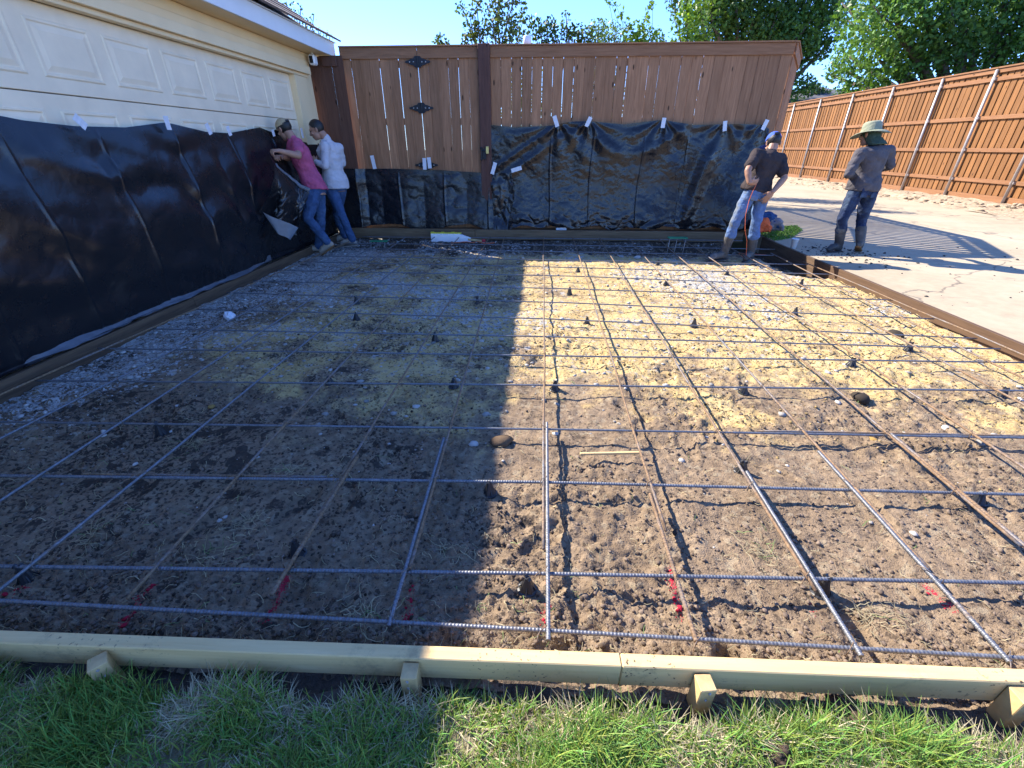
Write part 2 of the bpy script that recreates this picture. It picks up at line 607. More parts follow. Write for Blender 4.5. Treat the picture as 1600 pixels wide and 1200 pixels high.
MAT['skin'] = simple('skin', (0.36, 0.19, 0.125), 0.55, 0.1, 9, bump=0.08, bscale=120)
MAT['skin_light'] = simple('second skin tone', (0.33, 0.175, 0.11), 0.55, 0.1, 9, bump=0.08, bscale=120)  # skin tone of the man in the blue cap
MAT['hair'] = simple('black hair', (0.012, 0.010, 0.009), 0.5, 0.3, 60, bump=0.6, bscale=200)
MAT['eye'] = simple('eye', (0.03, 0.02, 0.015), 0.2, 0.1)
MAT['pink'] = cloth('pink cotton', (0.42, 0.085, 0.165))
MAT['white_shirt'] = cloth('pale cotton', (0.50, 0.48, 0.50), 0.08)
MAT['black_shirt'] = cloth('charcoal cotton', (0.040, 0.030, 0.030))
MAT['grey_shirt'] = cloth('grey cotton', (0.085, 0.078, 0.085))
MAT['jeans'] = cloth('blue denim', (0.040, 0.078, 0.165), 0.25, 20, 0.6, wear=(0.075, 0.125, 0.22))
MAT['jeans_light'] = cloth('light denim', (0.085, 0.15, 0.30), 0.25, 20, 0.6, wear=(0.15, 0.17, 0.19))
MAT['jeans_dark'] = cloth('dark denim', (0.018, 0.03, 0.07), 0.3, 20, 0.6, wear=(0.06, 0.09, 0.14))
MAT['boot'] = cloth('dusty rubber', (0.085, 0.08, 0.075), 0.3, 12, 0.25, wear=(0.14, 0.135, 0.13), rough=0.6)
MAT['boot_dark'] = cloth('dark rubber', (0.05, 0.05, 0.052), 0.3, 12, 0.25, wear=(0.16, 0.16, 0.155), rough=0.5)
MAT['sole'] = simple('gum sole', (0.22, 0.10, 0.03), 0.8, 0.25, 25)
MAT['shoe'] = cloth('tan suede', (0.30, 0.25, 0.20), 0.2, 14, 0.3)
MAT['cap_tan'] = cloth('khaki cap', (0.42, 0.33, 0.20), 0.1, 20, 0.2)
MAT['cap_blue'] = cloth('blue cap', (0.055, 0.115, 0.50), 0.1, 20, 0.2)
MAT['hat_green'] = cloth('sage hat', (0.25, 0.265, 0.185), 0.1, 20, 0.25)
MAT['flap_green'] = cloth('green kerchief', (0.045, 0.075, 0.055), 0.2, 20, 0.3)
MAT['belt'] = simple('leather belt', (0.05, 0.03, 0.02), 0.5, 0.2)
MAT['orange_cloth'] = cloth('orange cloth', (0.75, 0.13, 0.04))
MAT['navy_cloth'] = cloth('navy cloth', (0.03, 0.07, 0.16))
MAT['mauve_cloth'] = cloth('mauve cloth', (0.24, 0.20, 0.20))
MAT['cup'] = simple('white cup', (0.78, 0.80, 0.84), 0.4, 0.03)

# ================================================================== GROUND
FX0, FX1 = -3.36, 3.60          # inner faces of the left and right forms
FENCE_Y = 8.05


def dig(x, y):
    """depth of trenches and scrapes"""
    d = 0
    d = d + 0.30 * smst(1.75, 2.1, x) * smst(3.62, 3.5, x) * smst(6.86, 6.98, y) * smst(7.8, 7.7, y)
    d = d + 0.22 * smst(-2.62, -2.5, x) * smst(-1.95, -2.1, x) * smst(7.0, 7.1, y) * smst(7.6, 7.45, y)
    d = d + 0.16 * smst(3.1, 3.35, x) * smst(5.5, 6.4, y)
    for (cx, cy, r_, k) in ((0.10, 0.832, 0.05, 0.07), (0.64, 0.86, 0.045, 0.08), (1.1, 0.90, 0.06, 0.05), (-0.72, 0.80, 0.08, 0.04), (1.12, 0.99, .05, .04)):
        d = d + k * np.exp(-((x - cx) ** 2 + (y - cy) ** 2) / r_ ** 2)
    d = d + 0.025 * smst(0.86, 0.80, y)
    return d


PRINTS = [(random.uniform(-1.6, 2.2), random.uniform(1.15, 3.4), random.uniform(0.6, 2.5)) for _ in range(20)]


def soil_h(x, y):
    x, y = np.asarray(x, float), np.asarray(y, float)
    near = smst(4.5, 1.2, y)
    h = 0.030 * fbm(x * 1.3, y * 1.3, 3, 1) + 0.020 * fbm(x * 6, y * 6, 3, 5)
    lump = fbm(x * 22, y * 22, 4, 9, 0.6)
    rough_zone = smst(-0.15, 0.25, fbm(x * 1.7, y * 1.7, 3, 21) + 0.35 * smst(1.25, 0.85, y) + 0.15 * smst(1.6, 2.1, y) * smst(2.9, 2.2, y))
    h = h + lump * (0.008 + 0.017 * rough_zone)
    rid = 1 - np.abs(fbm(x * 48, y * 48, 2, 13)) * 4
    h = h + np.clip(rid, 0, 1) * 0.006 * near * (0.4 + rough_zone)
    for (fx, fy, fa) in PRINTS:
        dx, dy = x - fx, y - fy
        u_, v_ = dx * math.cos(fa) + dy * math.sin(fa), -dx * math.sin(fa) + dy * math.cos(fa)
        r_ = np.sqrt((u_ / 0.135) ** 2 + (v_ / (0.048 + 0.012 * np.sign(u_))) ** 2)
        h = h - 0.016 * smst(1.05, 0.8, r_) + 0.006 * np.exp(-((r_ - 1.15) / 0.13) ** 2)
    return h - 0.012 - dig(x, y)


def soil_hf(x, y):
    return float(soil_h(np.array([x]), np.array([y]))[0])


xs = np.linspace(-3.42, 3.66, 640)
ys = [0.72]
while ys[-1] < 8.0:
    ys.append(ys[-1] + 0.0058 * max(0.9, ys[-1] / 0.85))
ys = np.array(ys)
X, Y = np.meshgrid(xs, ys)
Z = soil_h(X, Y)
nb = fbm(X * 0.9, Y * 0.9, 4, 31)
nb2 = fbm(X * 2.6, Y * 2.6, 3, 37)
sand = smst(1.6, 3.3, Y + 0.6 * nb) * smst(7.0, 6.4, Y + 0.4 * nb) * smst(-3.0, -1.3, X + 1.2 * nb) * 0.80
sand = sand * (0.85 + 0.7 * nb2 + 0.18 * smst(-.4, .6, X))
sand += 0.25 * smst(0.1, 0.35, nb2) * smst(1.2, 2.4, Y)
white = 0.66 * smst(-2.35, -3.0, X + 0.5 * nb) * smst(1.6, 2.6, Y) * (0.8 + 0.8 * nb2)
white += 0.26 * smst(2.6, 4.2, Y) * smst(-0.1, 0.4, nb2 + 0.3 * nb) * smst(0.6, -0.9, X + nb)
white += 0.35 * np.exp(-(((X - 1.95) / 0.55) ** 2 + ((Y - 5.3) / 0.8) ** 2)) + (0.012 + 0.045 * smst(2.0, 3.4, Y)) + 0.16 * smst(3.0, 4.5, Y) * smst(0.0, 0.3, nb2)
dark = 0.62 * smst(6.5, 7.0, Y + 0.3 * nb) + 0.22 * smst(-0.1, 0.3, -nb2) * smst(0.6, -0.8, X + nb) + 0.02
dark += 0.5 * smst(3.2, 3.5, X) * smst(5.4, 6.2, Y) + 0.16 * smst(-0.1, -1.0, X) * smst(3.0, 1.5, Y) * (0.7 + nb)  # black soil; its left terms also put shade into the colour
redm = np.zeros_like(X)
RED = [((237, 915), (195, 970)), ((447, 905), (418, 972)), ((647, 915), (638, 972)), ((853, 905), (855, 985)), ((1048, 880), (1065, 966)),
       ((1272, 935), (1280, 960)), ((1438, 908), (1462, 928)), ((1472, 936), (1492, 953)), ((40, 918), (15, 935))]
for a, b in RED:
    a, b = gz(*a, -0.01), gz(*b, -0.01)
    ab = np.array([b.x - a.x, b.y - a.y])
    tt = np.clip(((X - a.x) * ab[0] + (Y - a.y) * ab[1]) / (ab @ ab), 0, 1)
    dd = np.hypot(X - a.x - tt * ab[0], Y - a.y - tt * ab[1])
    redm = np.maximum(redm, smst(0.030, 0.006, dd) * (0.50 + 1.1 * vnoise(X * 12, Y * 12, 77)))
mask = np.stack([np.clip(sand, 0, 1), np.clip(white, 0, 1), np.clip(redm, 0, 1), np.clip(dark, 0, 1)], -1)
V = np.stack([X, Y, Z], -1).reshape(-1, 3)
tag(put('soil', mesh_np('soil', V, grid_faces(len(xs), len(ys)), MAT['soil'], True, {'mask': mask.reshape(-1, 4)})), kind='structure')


def soil_cols(x, y):
    """colour of a crumb lying at x, y"""
    ix = np.clip(np.searchsorted(xs, x), 0, len(xs) - 1)
    iy = np.clip(np.searchsorted(ys, y), 0, len(ys) - 1)
    m = mask[iy, ix]
    n = len(x)
    u = rng.random(n)
    br = np.array([0.17, 0.127, 0.094]) * (0.7 + 0.9 * rng.random((n, 1)))
    sa = np.array([0.38, 0.27, 0.12]) * (0.7 + 0.6 * rng.random((n, 1)))
    c = np.where((u < m[:, 0] * 1.1)[:, None], sa, br)
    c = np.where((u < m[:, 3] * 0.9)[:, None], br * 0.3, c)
    c = np.where((m[:, 2] > 0.35)[:, None], np.array([0.42, 0.02, 0.045]), c)
    return c, m


def ico(sub):
    bm = bmesh.new()
    bmesh.ops.create_icosphere(bm, subdivisions=sub, radius=1)
    v = np.array([q.co[:] for q in bm.verts])
    f = np.array([[q.index for q in p.verts] for p in bm.faces])
    bm.free()
    return v, f


ICO1, ICO2 = ico(1), ico(2)


def rocks(name, P, rad, col, mat, ic=ICO1, flat=0.7, sharp=0.3, smooth=False):
    n = len(P)
    v0, f0 = ic
    k = len(v0)
    j = 1 + (rng.random((n, k, 1)) - 0.5) * 2 * sharp
    sc = np.stack([0.7 + 0.6 * rng.random(n), 0.7 + 0.6 * rng.random(n), flat * (0.7 + 0.6 * rng.random(n))], 1)
    vv = v0[None] * j * sc[:, None] * rad[:, None, None]
    a = rng.random(n) * 6.283
    ca, sa = np.cos(a)[:, None], np.sin(a)[:, None]
    x = vv[..., 0] * ca - vv[..., 1] * sa
    y = vv[..., 0] * sa + vv[..., 1] * ca
    vv = np.stack([x, y, vv[..., 2]], -1) + P[:, None]
    ff = f0[None] + (np.arange(n) * k)[:, None, None]
    cc = np.repeat(np.concatenate([col, np.ones((n, 1))], 1), k, 0)
    return put(name, mesh_np(name, vv.reshape(-1, 3), ff.reshape(-1, f0.shape[1]), mat, smooth, {'col': cc}))


# crumbs of soil, thickest near the camera
n = 42000
yy = 0.78 + (rng.random(n) ** 2.0) * 4.2
xx = rng.uniform(-3.3, 3.5, n)
keep = (np.abs(xx) < 0.9 + yy * 1.15) & (fbm(xx * 1.7, yy * 1.7, 3, 21) + 0.35 * smst(1.25, 0.85, yy) + 0.5 * (rng.random(n) - 0.5) > -0.08)
xx, yy = xx[keep], yy[keep]
rr = 0.0018 + 0.0075 * rng.random(len(xx)) ** 6 + 0.0004 * yy
cc, _ = soil_cols(xx, yy)
P = np.stack([xx, yy, soil_h(xx, yy) + rr * 0.3], 1)
tag(rocks('soil_crumbs', P, rr, cc, MAT['clod'], sharp=0.34, flat=0.75), kind='stuff')
# larger clods heaped in the rough strips
n = 9000
yy = 0.79 + (rng.random(n) ** 1.6) * 1.7
xx = rng.uniform(-2.4, 2.4, n)
zone = fbm(xx * 3.1, yy * 3.1, 3, 61) + 0.30 * smst(1.15, 0.85, yy)
keep = (np.abs(xx) < 0.9 + yy * 1.15) & (zone + 0.25 * (rng.random(n) - .5) > 0.13)
xx, yy = xx[keep], yy[keep]
rr = 0.0028 + 0.0075 * rng.random(len(xx)) ** 3
cc, _ = soil_cols(xx, yy)
tag(rocks('soil_clods', np.stack([xx, yy, soil_h(xx, yy) + rr * 0.25], 1), rr, cc, MAT['clod'], ICO2, sharp=0.2, flat=0.8), kind='stuff')
# pale lime gravel, thick along the left form and in streaks across the back
n = 60000
xx = rng.uniform(-3.34, 3.5, n)
yy = rng.uniform(0.9, 7.7, n)
cc, m = soil_cols(xx, yy)
pr = 0.03 + 0.9 * np.clip(m[:, 1], 0, 1) + 0.10 * m[:, 3] * (yy > 6) + 0.015 * (yy > 2.5)
pr = pr * (0.35 + 0.65 * smst(0.9, 2.2, yy)) * np.where(xx < 0, 1, 0.55)
keep = (rng.random(n) < pr * 0.75) & (np.abs(xx) < 0.9 + yy * 1.15)
xx, yy = xx[keep], yy[keep]
rr = 0.004 + 0.020 * rng.random(len(xx)) ** 3.2
rr *= 0.45 + 0.55 * smst(0.9, 2.4, yy)
cc = np.array([0.52, 0.49, 0.44]) * (0.55 + 0.6 * rng.random((len(xx), 1)))
P = np.stack([xx, yy, soil_h(xx, yy) + rr * 0.15], 1)
tag(rocks('lime_gravel', P, rr, cc, MAT['clod'], sharp=0.3, flat=0.5), kind='stuff')


def strand_mesh(name, paths, wid, cols, mat):
    """flat ribbons facing up"""
    Vs, Fs, Cs = [], [], []
    o = 0
    for p, w_, c in zip(paths, wid, cols):
        p = np.asarray(p)
        k = len(p)
        d = np.gradient(p, axis=0)
        s = np.stack([-d[:, 1], d[:, 0], 0.3 * d[:, 0]], 1)
        s /= np.linalg.norm(s, axis=1)[:, None] + 1e-9
        ww = (w_ * np.linspace(1, 0.5, k))[:, None]
        Vs.append(np.concatenate([p - s * ww, p + s * ww]))
        i = np.arange(k - 1)
        Fs.append(np.stack([i, i + 1, i + 1 + k, i + k], 1) + o)
        Cs.append(np.tile([*c, 1], (2 * k, 1)))
        o += 2 * k
    return put(name, mesh_np(name, np.concatenate(Vs), np.concatenate(Fs), mat, False, {'col': np.concatenate(Cs)}))


# dead roots and straw lying on the soil
paths, wid, cols = [], [], []
tufts = [gz(375, 815), gz(330, 860), gz(1190, 860), gz(300, 690), gz(700, 860), gz(1380, 960), gz(560, 960), gz(450, 735), gz(150, 830)]
for k in range(1700):
    if k < 300:
        c = tufts[k % len(tufts)]
        x0, y0 = c.x + random.gauss(0, 0.055), c.y + random.gauss(0, 0.03)
        ln = random.uniform(0.03, 0.10)
    else:
        y0 = 0.80 + random.random() ** 1.7 * 2.4
        x0 = random.uniform(-1.1 - y0, 1.0 + y0)
        ln = random.uniform(0.015, 0.07)
    if not (-3.2 < x0 < 3.4) or y0 < .78:
        continue
    a = random.uniform(0, 6.28)
    cv = random.gauss(0, 1.1)
    pts = []
    for i in range(7):
        pts.append((x0, y0, max(soil_hf(x0, y0), -0.03) + 0.006 + 0.012 * math.sin(i / 6 * 3.1) * random.random()))
        x0 += math.cos(a) * ln / 6
        y0 += math.sin(a) * ln / 6
        a += cv / 6 + random.gauss(0, 0.25)
        if y0 < .775:
            break
    if len(pts) < 3:
        continue
    paths.append(pts)
    wid.append(random.uniform(0.0008, 0.0019))
    b = random.uniform(0.6, 1.2)
    cols.append((0.42 * b, 0.36 * b, 0.22 * b) if random.random() < 0.9 else (0.2 * b, 0.28 * b, 0.1 * b))
tag(strand_mesh('dead_roots', paths, wid, cols, MAT['blade']), kind='stuff')

# far ground, drive, verge
g = MB()
g.add([(-150, -60, -0.36), (150, -60, -0.36), (150, 220, -0.36), (-150, 220, -0.36)], [(0, 1, 2, 3)])
tag(g.build('ground', MAT['earth']), kind='structure')
g = MB()
for (x0, x1, y0, y1, z) in ((-150, -3.5, -60, 220, 0.02), (-3.5, 3.7, 8.02, 220, 0.06), (11.1, 150, -60, 220, 0.10)):
    g.box(x0, x1, y0, y1, -0.34, z)
tag(g.build('yard_ground', MAT['earth']), kind='structure')

d = MB()
ds = [(3.645, 7.40, -4, 2.35), (3.645, 7.40, 2.358, 5.9), (3.645, 7.40, 5.908, 9.5), (3.645, 7.40, 9.508, 16), (3.645, 7.40, 16.008, 34)]
for x0, x1, y0, y1 in ds:
    d.box(x0, x1, y0, y1, -0.3, 0.098)
    d.box(7.408, 10.05, y0, y1, -0.3, 0.098)
tag(d.build('driveway', MAT['concrete'], bevel=0.004), kind='structure')
gx, gy = np.linspace(9.75, 11.9, 60), np.linspace(-4, 34, 500)
X2, Y2 = np.meshgrid(gx, gy)
Z2 = 0.085 + 0.10 * smst(9.9, 11.0, X2 + 0.35 * fbm(X2 * 1.5, Y2 * 1.1, 3, 4)) + 0.05 * fbm(X2 * 3, Y2 * 2.4, 4, 8)
tag(put('verge', mesh_np('verge', np.stack([X2, Y2, Z2], -1).reshape(-1, 3), grid_faces(60, 500), MAT['verge'], True)), kind='structure')
n = 520
xx = rng.normal(10.6, 0.4, n)
yy = rng.uniform(8, 24, n)
rr = 0.015 + 0.06 * rng.random(n) ** 3
P = np.stack([xx, yy, 0.10 + 0.09 * smst(9.9, 11.0, xx) + 0 * xx], 1)
tag(rocks('verge_stones', P, rr, np.array([0.42, 0.33, 0.22]) * (0.6 + 0.6 * rng.random((n, 1))), MAT['clod'], flat=0.35), kind='stuff')
# crumbs of mud on the drive near the workers
n = 420
a = rng.random(n)
xx = np.concatenate([rng.normal(4.15, 0.35, 300), rng.uniform(3.7, 7.5, 120)])
yy = np.concatenate([rng.normal(6.5, 0.35, 300), rng.uniform(2.5, 7, 120)])
keep = xx > 3.66
xx, yy = xx[keep], yy[keep]
rr = 0.004 + 0.016 * rng.random(len(xx)) ** 3
tag(rocks('mud_crumbs', np.stack([xx, yy, 0.098 + rr * 0.3], 1), rr, np.full((len(xx), 3), 0.06), MAT['clod'], flat=0.6), kind='stuff')

# ================================================================== LAWN
t = NT('turf and bare earth')
v = t.coord('Object')
n2 = t.noise(v, 30, 5, 0.7)
yy_ = t.n('SeparateXYZ', Vector=v)
edge_ = t.f(t.math('ADD', yy_.outputs[1], t.math('MULTIPLY', t.noise(v, 9, 3), 0.10)), 0.655, 0.70)
t.p(Base_Color=t.mix(edge_, t.ramp(n2, [(0.3, (0.13, 0.11, 0.06)), (0.7, (0.30, 0.26, 0.15))]), t.ramp(n2, [(0.3, (0.035, 0.026, 0.02)), (0.7, (0.12, 0.09, 0.065))])), Roughness=0.95)
t.bump(t.noise(v, 70, 4, 0.7), 0.9, 0.02)
MAT['turf'] = t.m
gx, gy = np.linspace(-3.49, 3.6, 360), np.linspace(-1.5, 0.757, 150)
X2, Y2 = np.meshgrid(gx, gy)


def lawn_h(x, y):
    x, y = np.asarray(x, float), np.asarray(y, float)
    h = 0.012 + 0.022 * fbm(x * 3.5, y * 3.5, 4, 3) - 0.055 * smst(0.635 + 0.025 * np.sin(x * 9) + 0.02 * np.sin(x * 23 + 1), 0.70, y)
    for (px, py, r_, k) in ((1335, 1112, 0.058, 0.042), (1210, 1190, 0.05, 0.016), (1530, 1180, 0.06, 0.018)):
        c = gz(px, py, 0.01)
        d2 = ((x - c.x) / r_) ** 2 + ((y - c.y) / (0.75 * r_)) ** 2
        h = h + np.exp(-d2 ** 1.4) * (k + 0.016 * fbm(x * 45, y * 45, 3, 2))
    return h


tag(put('turf_soil', mesh_np('turf_soil', np.stack([X2, Y2, lawn_h(X2, Y2)], -1).reshape(-1, 3), grid_faces(360, 150), MAT['turf'], True)), kind='structure')


def blades(name, bx, by, bz, ln, wd, lean, ang, col, seg=3, group=None):
    n = len(bx)
    t = np.linspace(0, 1, seg + 1)
    da = np.stack([np.cos(ang), np.sin(ang)], 1)
    pa = np.stack([-np.sin(ang + 0.7 * (rng.random(n) - .5)), np.cos(ang)], 1)
    Vv = np.zeros((n, seg + 1, 2, 3))
    for i, ti in enumerate(t):
        out = ln * lean * ti ** 1.8
        up = ln * np.sqrt(np.maximum(1 - (lean * 0.85) ** 2, 0.08)) * (ti - 0.32 * lean * ti * ti)
        c = np.stack([bx + da[:, 0] * out, by + da[:, 1] * out, bz + up], 1)
        hw = wd * (1 - ti ** 2.2) * 0.5 + 0.0002
        for s_, sg in ((0, -1), (1, 1)):
            Vv[:, i, s_, 0] = c[:, 0] + sg * pa[:, 0] * hw
            Vv[:, i, s_, 1] = c[:, 1] + sg * pa[:, 1] * hw
            Vv[:, i, s_, 2] = c[:, 2]
    k = (seg + 1) * 2
    f = np.array([[2 * i, 2 * i + 1, 2 * i + 3, 2 * i + 2] for i in range(seg)])
    ff = (f[None] + (np.arange(n) * k)[:, None, None]).reshape(-1, 4)
    cc = np.repeat(np.concatenate([col, np.ones((n, 1))], 1), k, 0)
    return put(name, mesh_np(name, Vv.reshape(-1, 3), ff, MAT['blade'], True, {'col': cc}))


n = 100000
bx = rng.uniform(-2.7, 2.7, n)
by = 0.20 + 0.53 * rng.random(n)
dens = fbm(bx * 4.2, by * 4.2, 4, 41)
bare = np.zeros(n)
for (px, py, rx, ry) in ((1335, 1108, 0.062, 0.045), (1215, 1185, 0.03, 0.04), (1540, 1185, 0.05, 0.03), (830, 1135, 0.018, 0.03), (240, 1075, 0.03, 0.012)):
    c = gz(px, py, 0.02)
    bare = np.maximum(bare, np.exp(-(((bx - c.x) / rx) ** 2 + ((by - c.y) / ry) ** 2) ** 2))
keep = (dens + 0.45 * rng.random(n) - 0.8 * bare - 0.9 * smst(0.63, 0.70, by + 0.05 * fbm(bx * 5, by * 5, 3, 71)) > -0.22)
bx, by, dens = bx[keep], by[keep], dens[keep]
n = len(bx)
straw = np.zeros(n)
for (px, py, rx, ry, k) in ((300, 1110, 0.07, 0.06, 1.4), (330, 1080, 0.09, 0.03, 1.2), (40, 1080, 0.10, 0.035, 1.0), (660, 1090, 0.10, 0.035, 0.6), (1000, 1085, 0.14, 0.03, 0.7),
                            (1440, 1090, 0.12, 0.03, 0.9), (1540, 1120, 0.09, 0.06, 0.8), (880, 1120, 0.04, 0.05, 0.5)):
    c = gz(px, py, 0.02)
    straw = np.maximum(straw, k * np.exp(-(((bx - c.x) / rx) ** 2 + ((by - c.y) / ry) ** 2)))
dry = rng.random(n) < np.clip(0.30 + 1.0 * straw + 0.9 * (fbm(bx * 7, by * 7, 3, 51) + 0.0), 0, 0.92)
g1 = np.array([0.17, 0.305, 0.06]) * (0.5 + 0.9 * rng.random((n, 1)))
g1[:, 0] *= 0.7 + 0.9 * rng.random(n)
s1 = np.array([0.54, 0.465, 0.30]) * (0.5 + 0.75 * rng.random((n, 1)))
col = np.where(dry[:, None], s1, g1)
ln = np.where(dry, rng.uniform(0.035, 0.09, n), rng.uniform(0.035, 0.10, n)) * (0.7 + 1.1 * np.clip(dens + .25, 0, 1))
ln *= np.where(by > 0.69, 0.75, 1)
lean = np.where(dry, rng.uniform(0.6, 1.1, n), rng.uniform(0.2, 1.0, n))
ang = rng.random(n) * 6.283
wd = np.where(dry, rng.uniform(0.0016, 0.0036, n), rng.uniform(0.0016, 0.0040, n))
tag(blades('lawn_grass', bx, by, lawn_h(bx, by) - 0.004, ln, wd, lean, ang, col, 4), kind='stuff')

# a wedge of grass between the corner of the forms and the drive
PATCH = [(3.665, 7.35), (3.67, 8.02), (4.02, 8.62), (4.75, 8.90), (4.62, 8.42), (4.05, 7.62)]


def inside(px, py, poly):
    c = np.zeros(len(px), bool)
    j = len(poly) - 1
    for i in range(len(poly)):
        xi, yi = poly[i]
        xj, yj = poly[j]
        c ^= ((yi > py) != (yj > py)) & (px < (xj - xi) * (py - yi) / (yj - yi + 1e-9) + xi)
        j = i
    return c


g = MB()
g.add([(x, y, 0.106) for x, y in PATCH] + [(x, y, 0.06) for x, y in PATCH],
      [tuple(range(6))[::-1]] + [(i, (i + 1) % 6, (i + 1) % 6 + 6, i + 6) for i in range(6)])
tag(g.build('verge_turf', MAT['lawn_soil']), kind='structure')
n = 14000
bx, by = rng.uniform(3.6, 4.9, n), rng.uniform(7.2, 9.0, n)
k = inside(bx, by, PATCH)
bx, by = bx[k], by[k]
n = len(bx)
col = np.array([0.10, 0.24, 0.025]) * (0.6 + 0.8 * rng.random((n, 1)))
tag(blades('verge_grass', bx, by, np.full(n, 0.10), rng.uniform(0.025, 0.055, n), rng.uniform(0.003, 0.007, n), rng.uniform(0.2, 0.8, n), rng.random(n) * 6.28, col, 2), kind='stuff')

# ================================================================== GARAGE
gar = thing('garage', 'cream painted garage with a panelled overhead door and brown shingled roof left of the slab', 'garage', (-3.5, 4.0, 0))
GO = Vector((-3.5, 4.0, 0))


def gbox(name, x0, x1, y0, y1, z0, z1, mat, parent=gar, bevel=0.003, o=GO):
    m = MB().box(x0 - o.x, x1 - o.x, y0 - o.y, y1 - o.y, z0 - o.z, z1 - o.z)
    return m.build(name, mat, parent, bevel=bevel)


def sub(o, parent, wpos):
    """re-parent a piece built round a world origin to a part whose origin is the thing's"""
    return o


WX = -3.50
gbox('wall', WX - 0.15, WX, 7.62, 7.85, 0.02, 2.60, MAT['cream'])
gbox('wall', WX - 0.15, WX - 0.005, -4.0, 2.2, 0.02, 2.60, MAT['cream'])
gbox('light_block_wall', WX - 0.40, WX - 0.26, -4.0, 7.69, 0.02, 2.60, MAT['cream'])  # unseen, added behind the door to stop light leaking over its top
gbox('gable_wall', -11.5, WX - 0.15, 7.70, 7.85, 0.02, 2.60, MAT['cream'])
gbox('wall', WX - 0.15, WX - 0.01, 2.2, 7.62, 2.335, 2.60, MAT['cream'])
gbox('door_jamb', WX - 0.12, WX + 0.022, 7.275, 7.617, 0.02, 2.29, MAT['cream'])
gbox('header_trim', WX - 0.008, WX + 0.075, 1.9, 7.70, 2.33, 2.42, MAT['cream'])
gbox('door_stop', WX - 0.05, WX + 0.03, 2.2, 7.66, 2.292, 2.328, MAT['cream'])
gbox('frieze_board', WX - 0.009, WX + 0.03, 1.9, 7.78, 2.423, 2.500, MAT['cream'])
gbox('frieze_board', WX - 0.009, WX + 0.018, 1.9, 7.84, 2.503, 2.597, MAT['cream'])
gbox('soffit', WX - 0.14, -3.215, -4.0, 8.13, 2.602, 2.62, MAT['cream'])
gbox('fascia', -3.213, -3.185, -4.0, 8.14, 2.60, 2.775, MAT['fascia'])
gbox('drip_edge', -3.225, -3.165, -4.0, 8.18, 2.777, 2.788, MAT['fascia'])
# roof courses: each laps the one below
slope = 0.62
nrm = Vector((slope, 0, 1)).normalized()
for k in range(22):
    a = Vector(((-3.15 if k else -3.10) - k * 0.16, 0, 2.79 + k * 0.16 * slope))
    m = MB()
    th = 0.016 if k else 0.024
    q0 = a - GO
    q1 = Vector((a.x - 0.20, 0, a.z + 0.20 * slope)) - GO
    lift = nrm * th
    y0, y1 = -4.0 - GO.y, 8.19 - GO.y
    pts = []
    for (q, l0) in ((q0, 0.004), (q1, 0.0)):
        for y in (y0, y1):
            pts.append((q.x + nrm.x * l0, y, q.z + nrm.z * l0))
            pts.append((q.x + lift.x * (1 if q is q0 else .3) + nrm.x * l0, y, q.z + lift.z * (1 if q is q0 else .3) + nrm.z * l0))
    # order: q0y0b,q0y0t,q0y1b,q0y1t,q1...
    m.add(pts, [(0, 2, 3, 1), (4, 5, 7, 6), (1, 3, 7, 5), (0, 4, 6, 2), (0, 1, 5, 4), (2, 6, 7, 3)])
    m.build('shingle_course', MAT['shingle'], gar)
m = MB()
a, b = Vector((-3.22, 0, 2.74)) - GO, Vector((-6.9, 0, 2.74 + 3.68 * slope)) - GO
c = Vector((-11, 0, 2.74)) - GO
y0, y1 = -4.0 - GO.y, 8.16 - GO.y
m.add([(a.x, y0, a.z), (a.x, y1, a.z), (b.x, y1, b.z), (b.x, y0, b.z), (c.x, y0, c.z), (c.x, y1, c.z)], [(0, 1, 2, 3), (3, 2, 5, 4), (1, 5, 2), (0, 3, 4)])
m.build('roof', MAT['shingle'], gar)
gbox('concrete_apron', -3.62, -3.405, 0.9, 8.0, -0.2, 0.07, MAT['concrete'], bevel=0)

# overhead door: four sections, the raised panels of the upper two in view
DX = WX - 0.06
for k in range(4):
    z0 = 0.075 + 0.555 * k
    sec = gbox('door_section', DX - 0.05, DX, 2.22, 7.27, z0 + 0.003, z0 + 0.551, MAT['door'], bevel=0.004)
    if k < 2:
        continue
    for j in range(8):
        y1 = 7.20 - 0.617 * j
        y0 = y1 - 0.50
        if y1 < 2.2:
            break
        za, zb = z0 + 0.10, z0 + 0.455
        pm = MB()
        ox, oy = DX - GO.x, -GO.y
        # moulded frame dips in, the panel field stands proud again
        rings = [(0.0, 0.0005), (0.012, -0.0065), (0.028, -0.0065), (0.060, 0.0045)]
        rings = [(0.0, 0.0008), (0.010, 0.0085), (0.022, 0.0085), (0.030, 0.0015), (0.040, 0.0015), (0.075, 0.0105)]
        vs_, fs_ = [], []
        for ins, dx in rings:
            for (y, z) in ((y0 + ins, za + ins), (y1 - ins, za + ins), (y1 - ins, zb - ins), (y0 + ins, zb - ins)):
                vs_.append((ox + dx, oy + y, z))
        for r_ in range(len(rings) - 1):
            for q in range(4):
                a_, b_ = r_ * 4 + q, r_ * 4 + (q + 1) % 4
                fs_.append((a_, b_, b_ + 4, a_ + 4))
        l_ = (len(rings) - 1) * 4
        fs_.append((l_, l_ + 1, l_ + 2, l_ + 3))
        pm.add(vs_, fs_)
        pm.build('raised_panel', MAT['door'], sec)

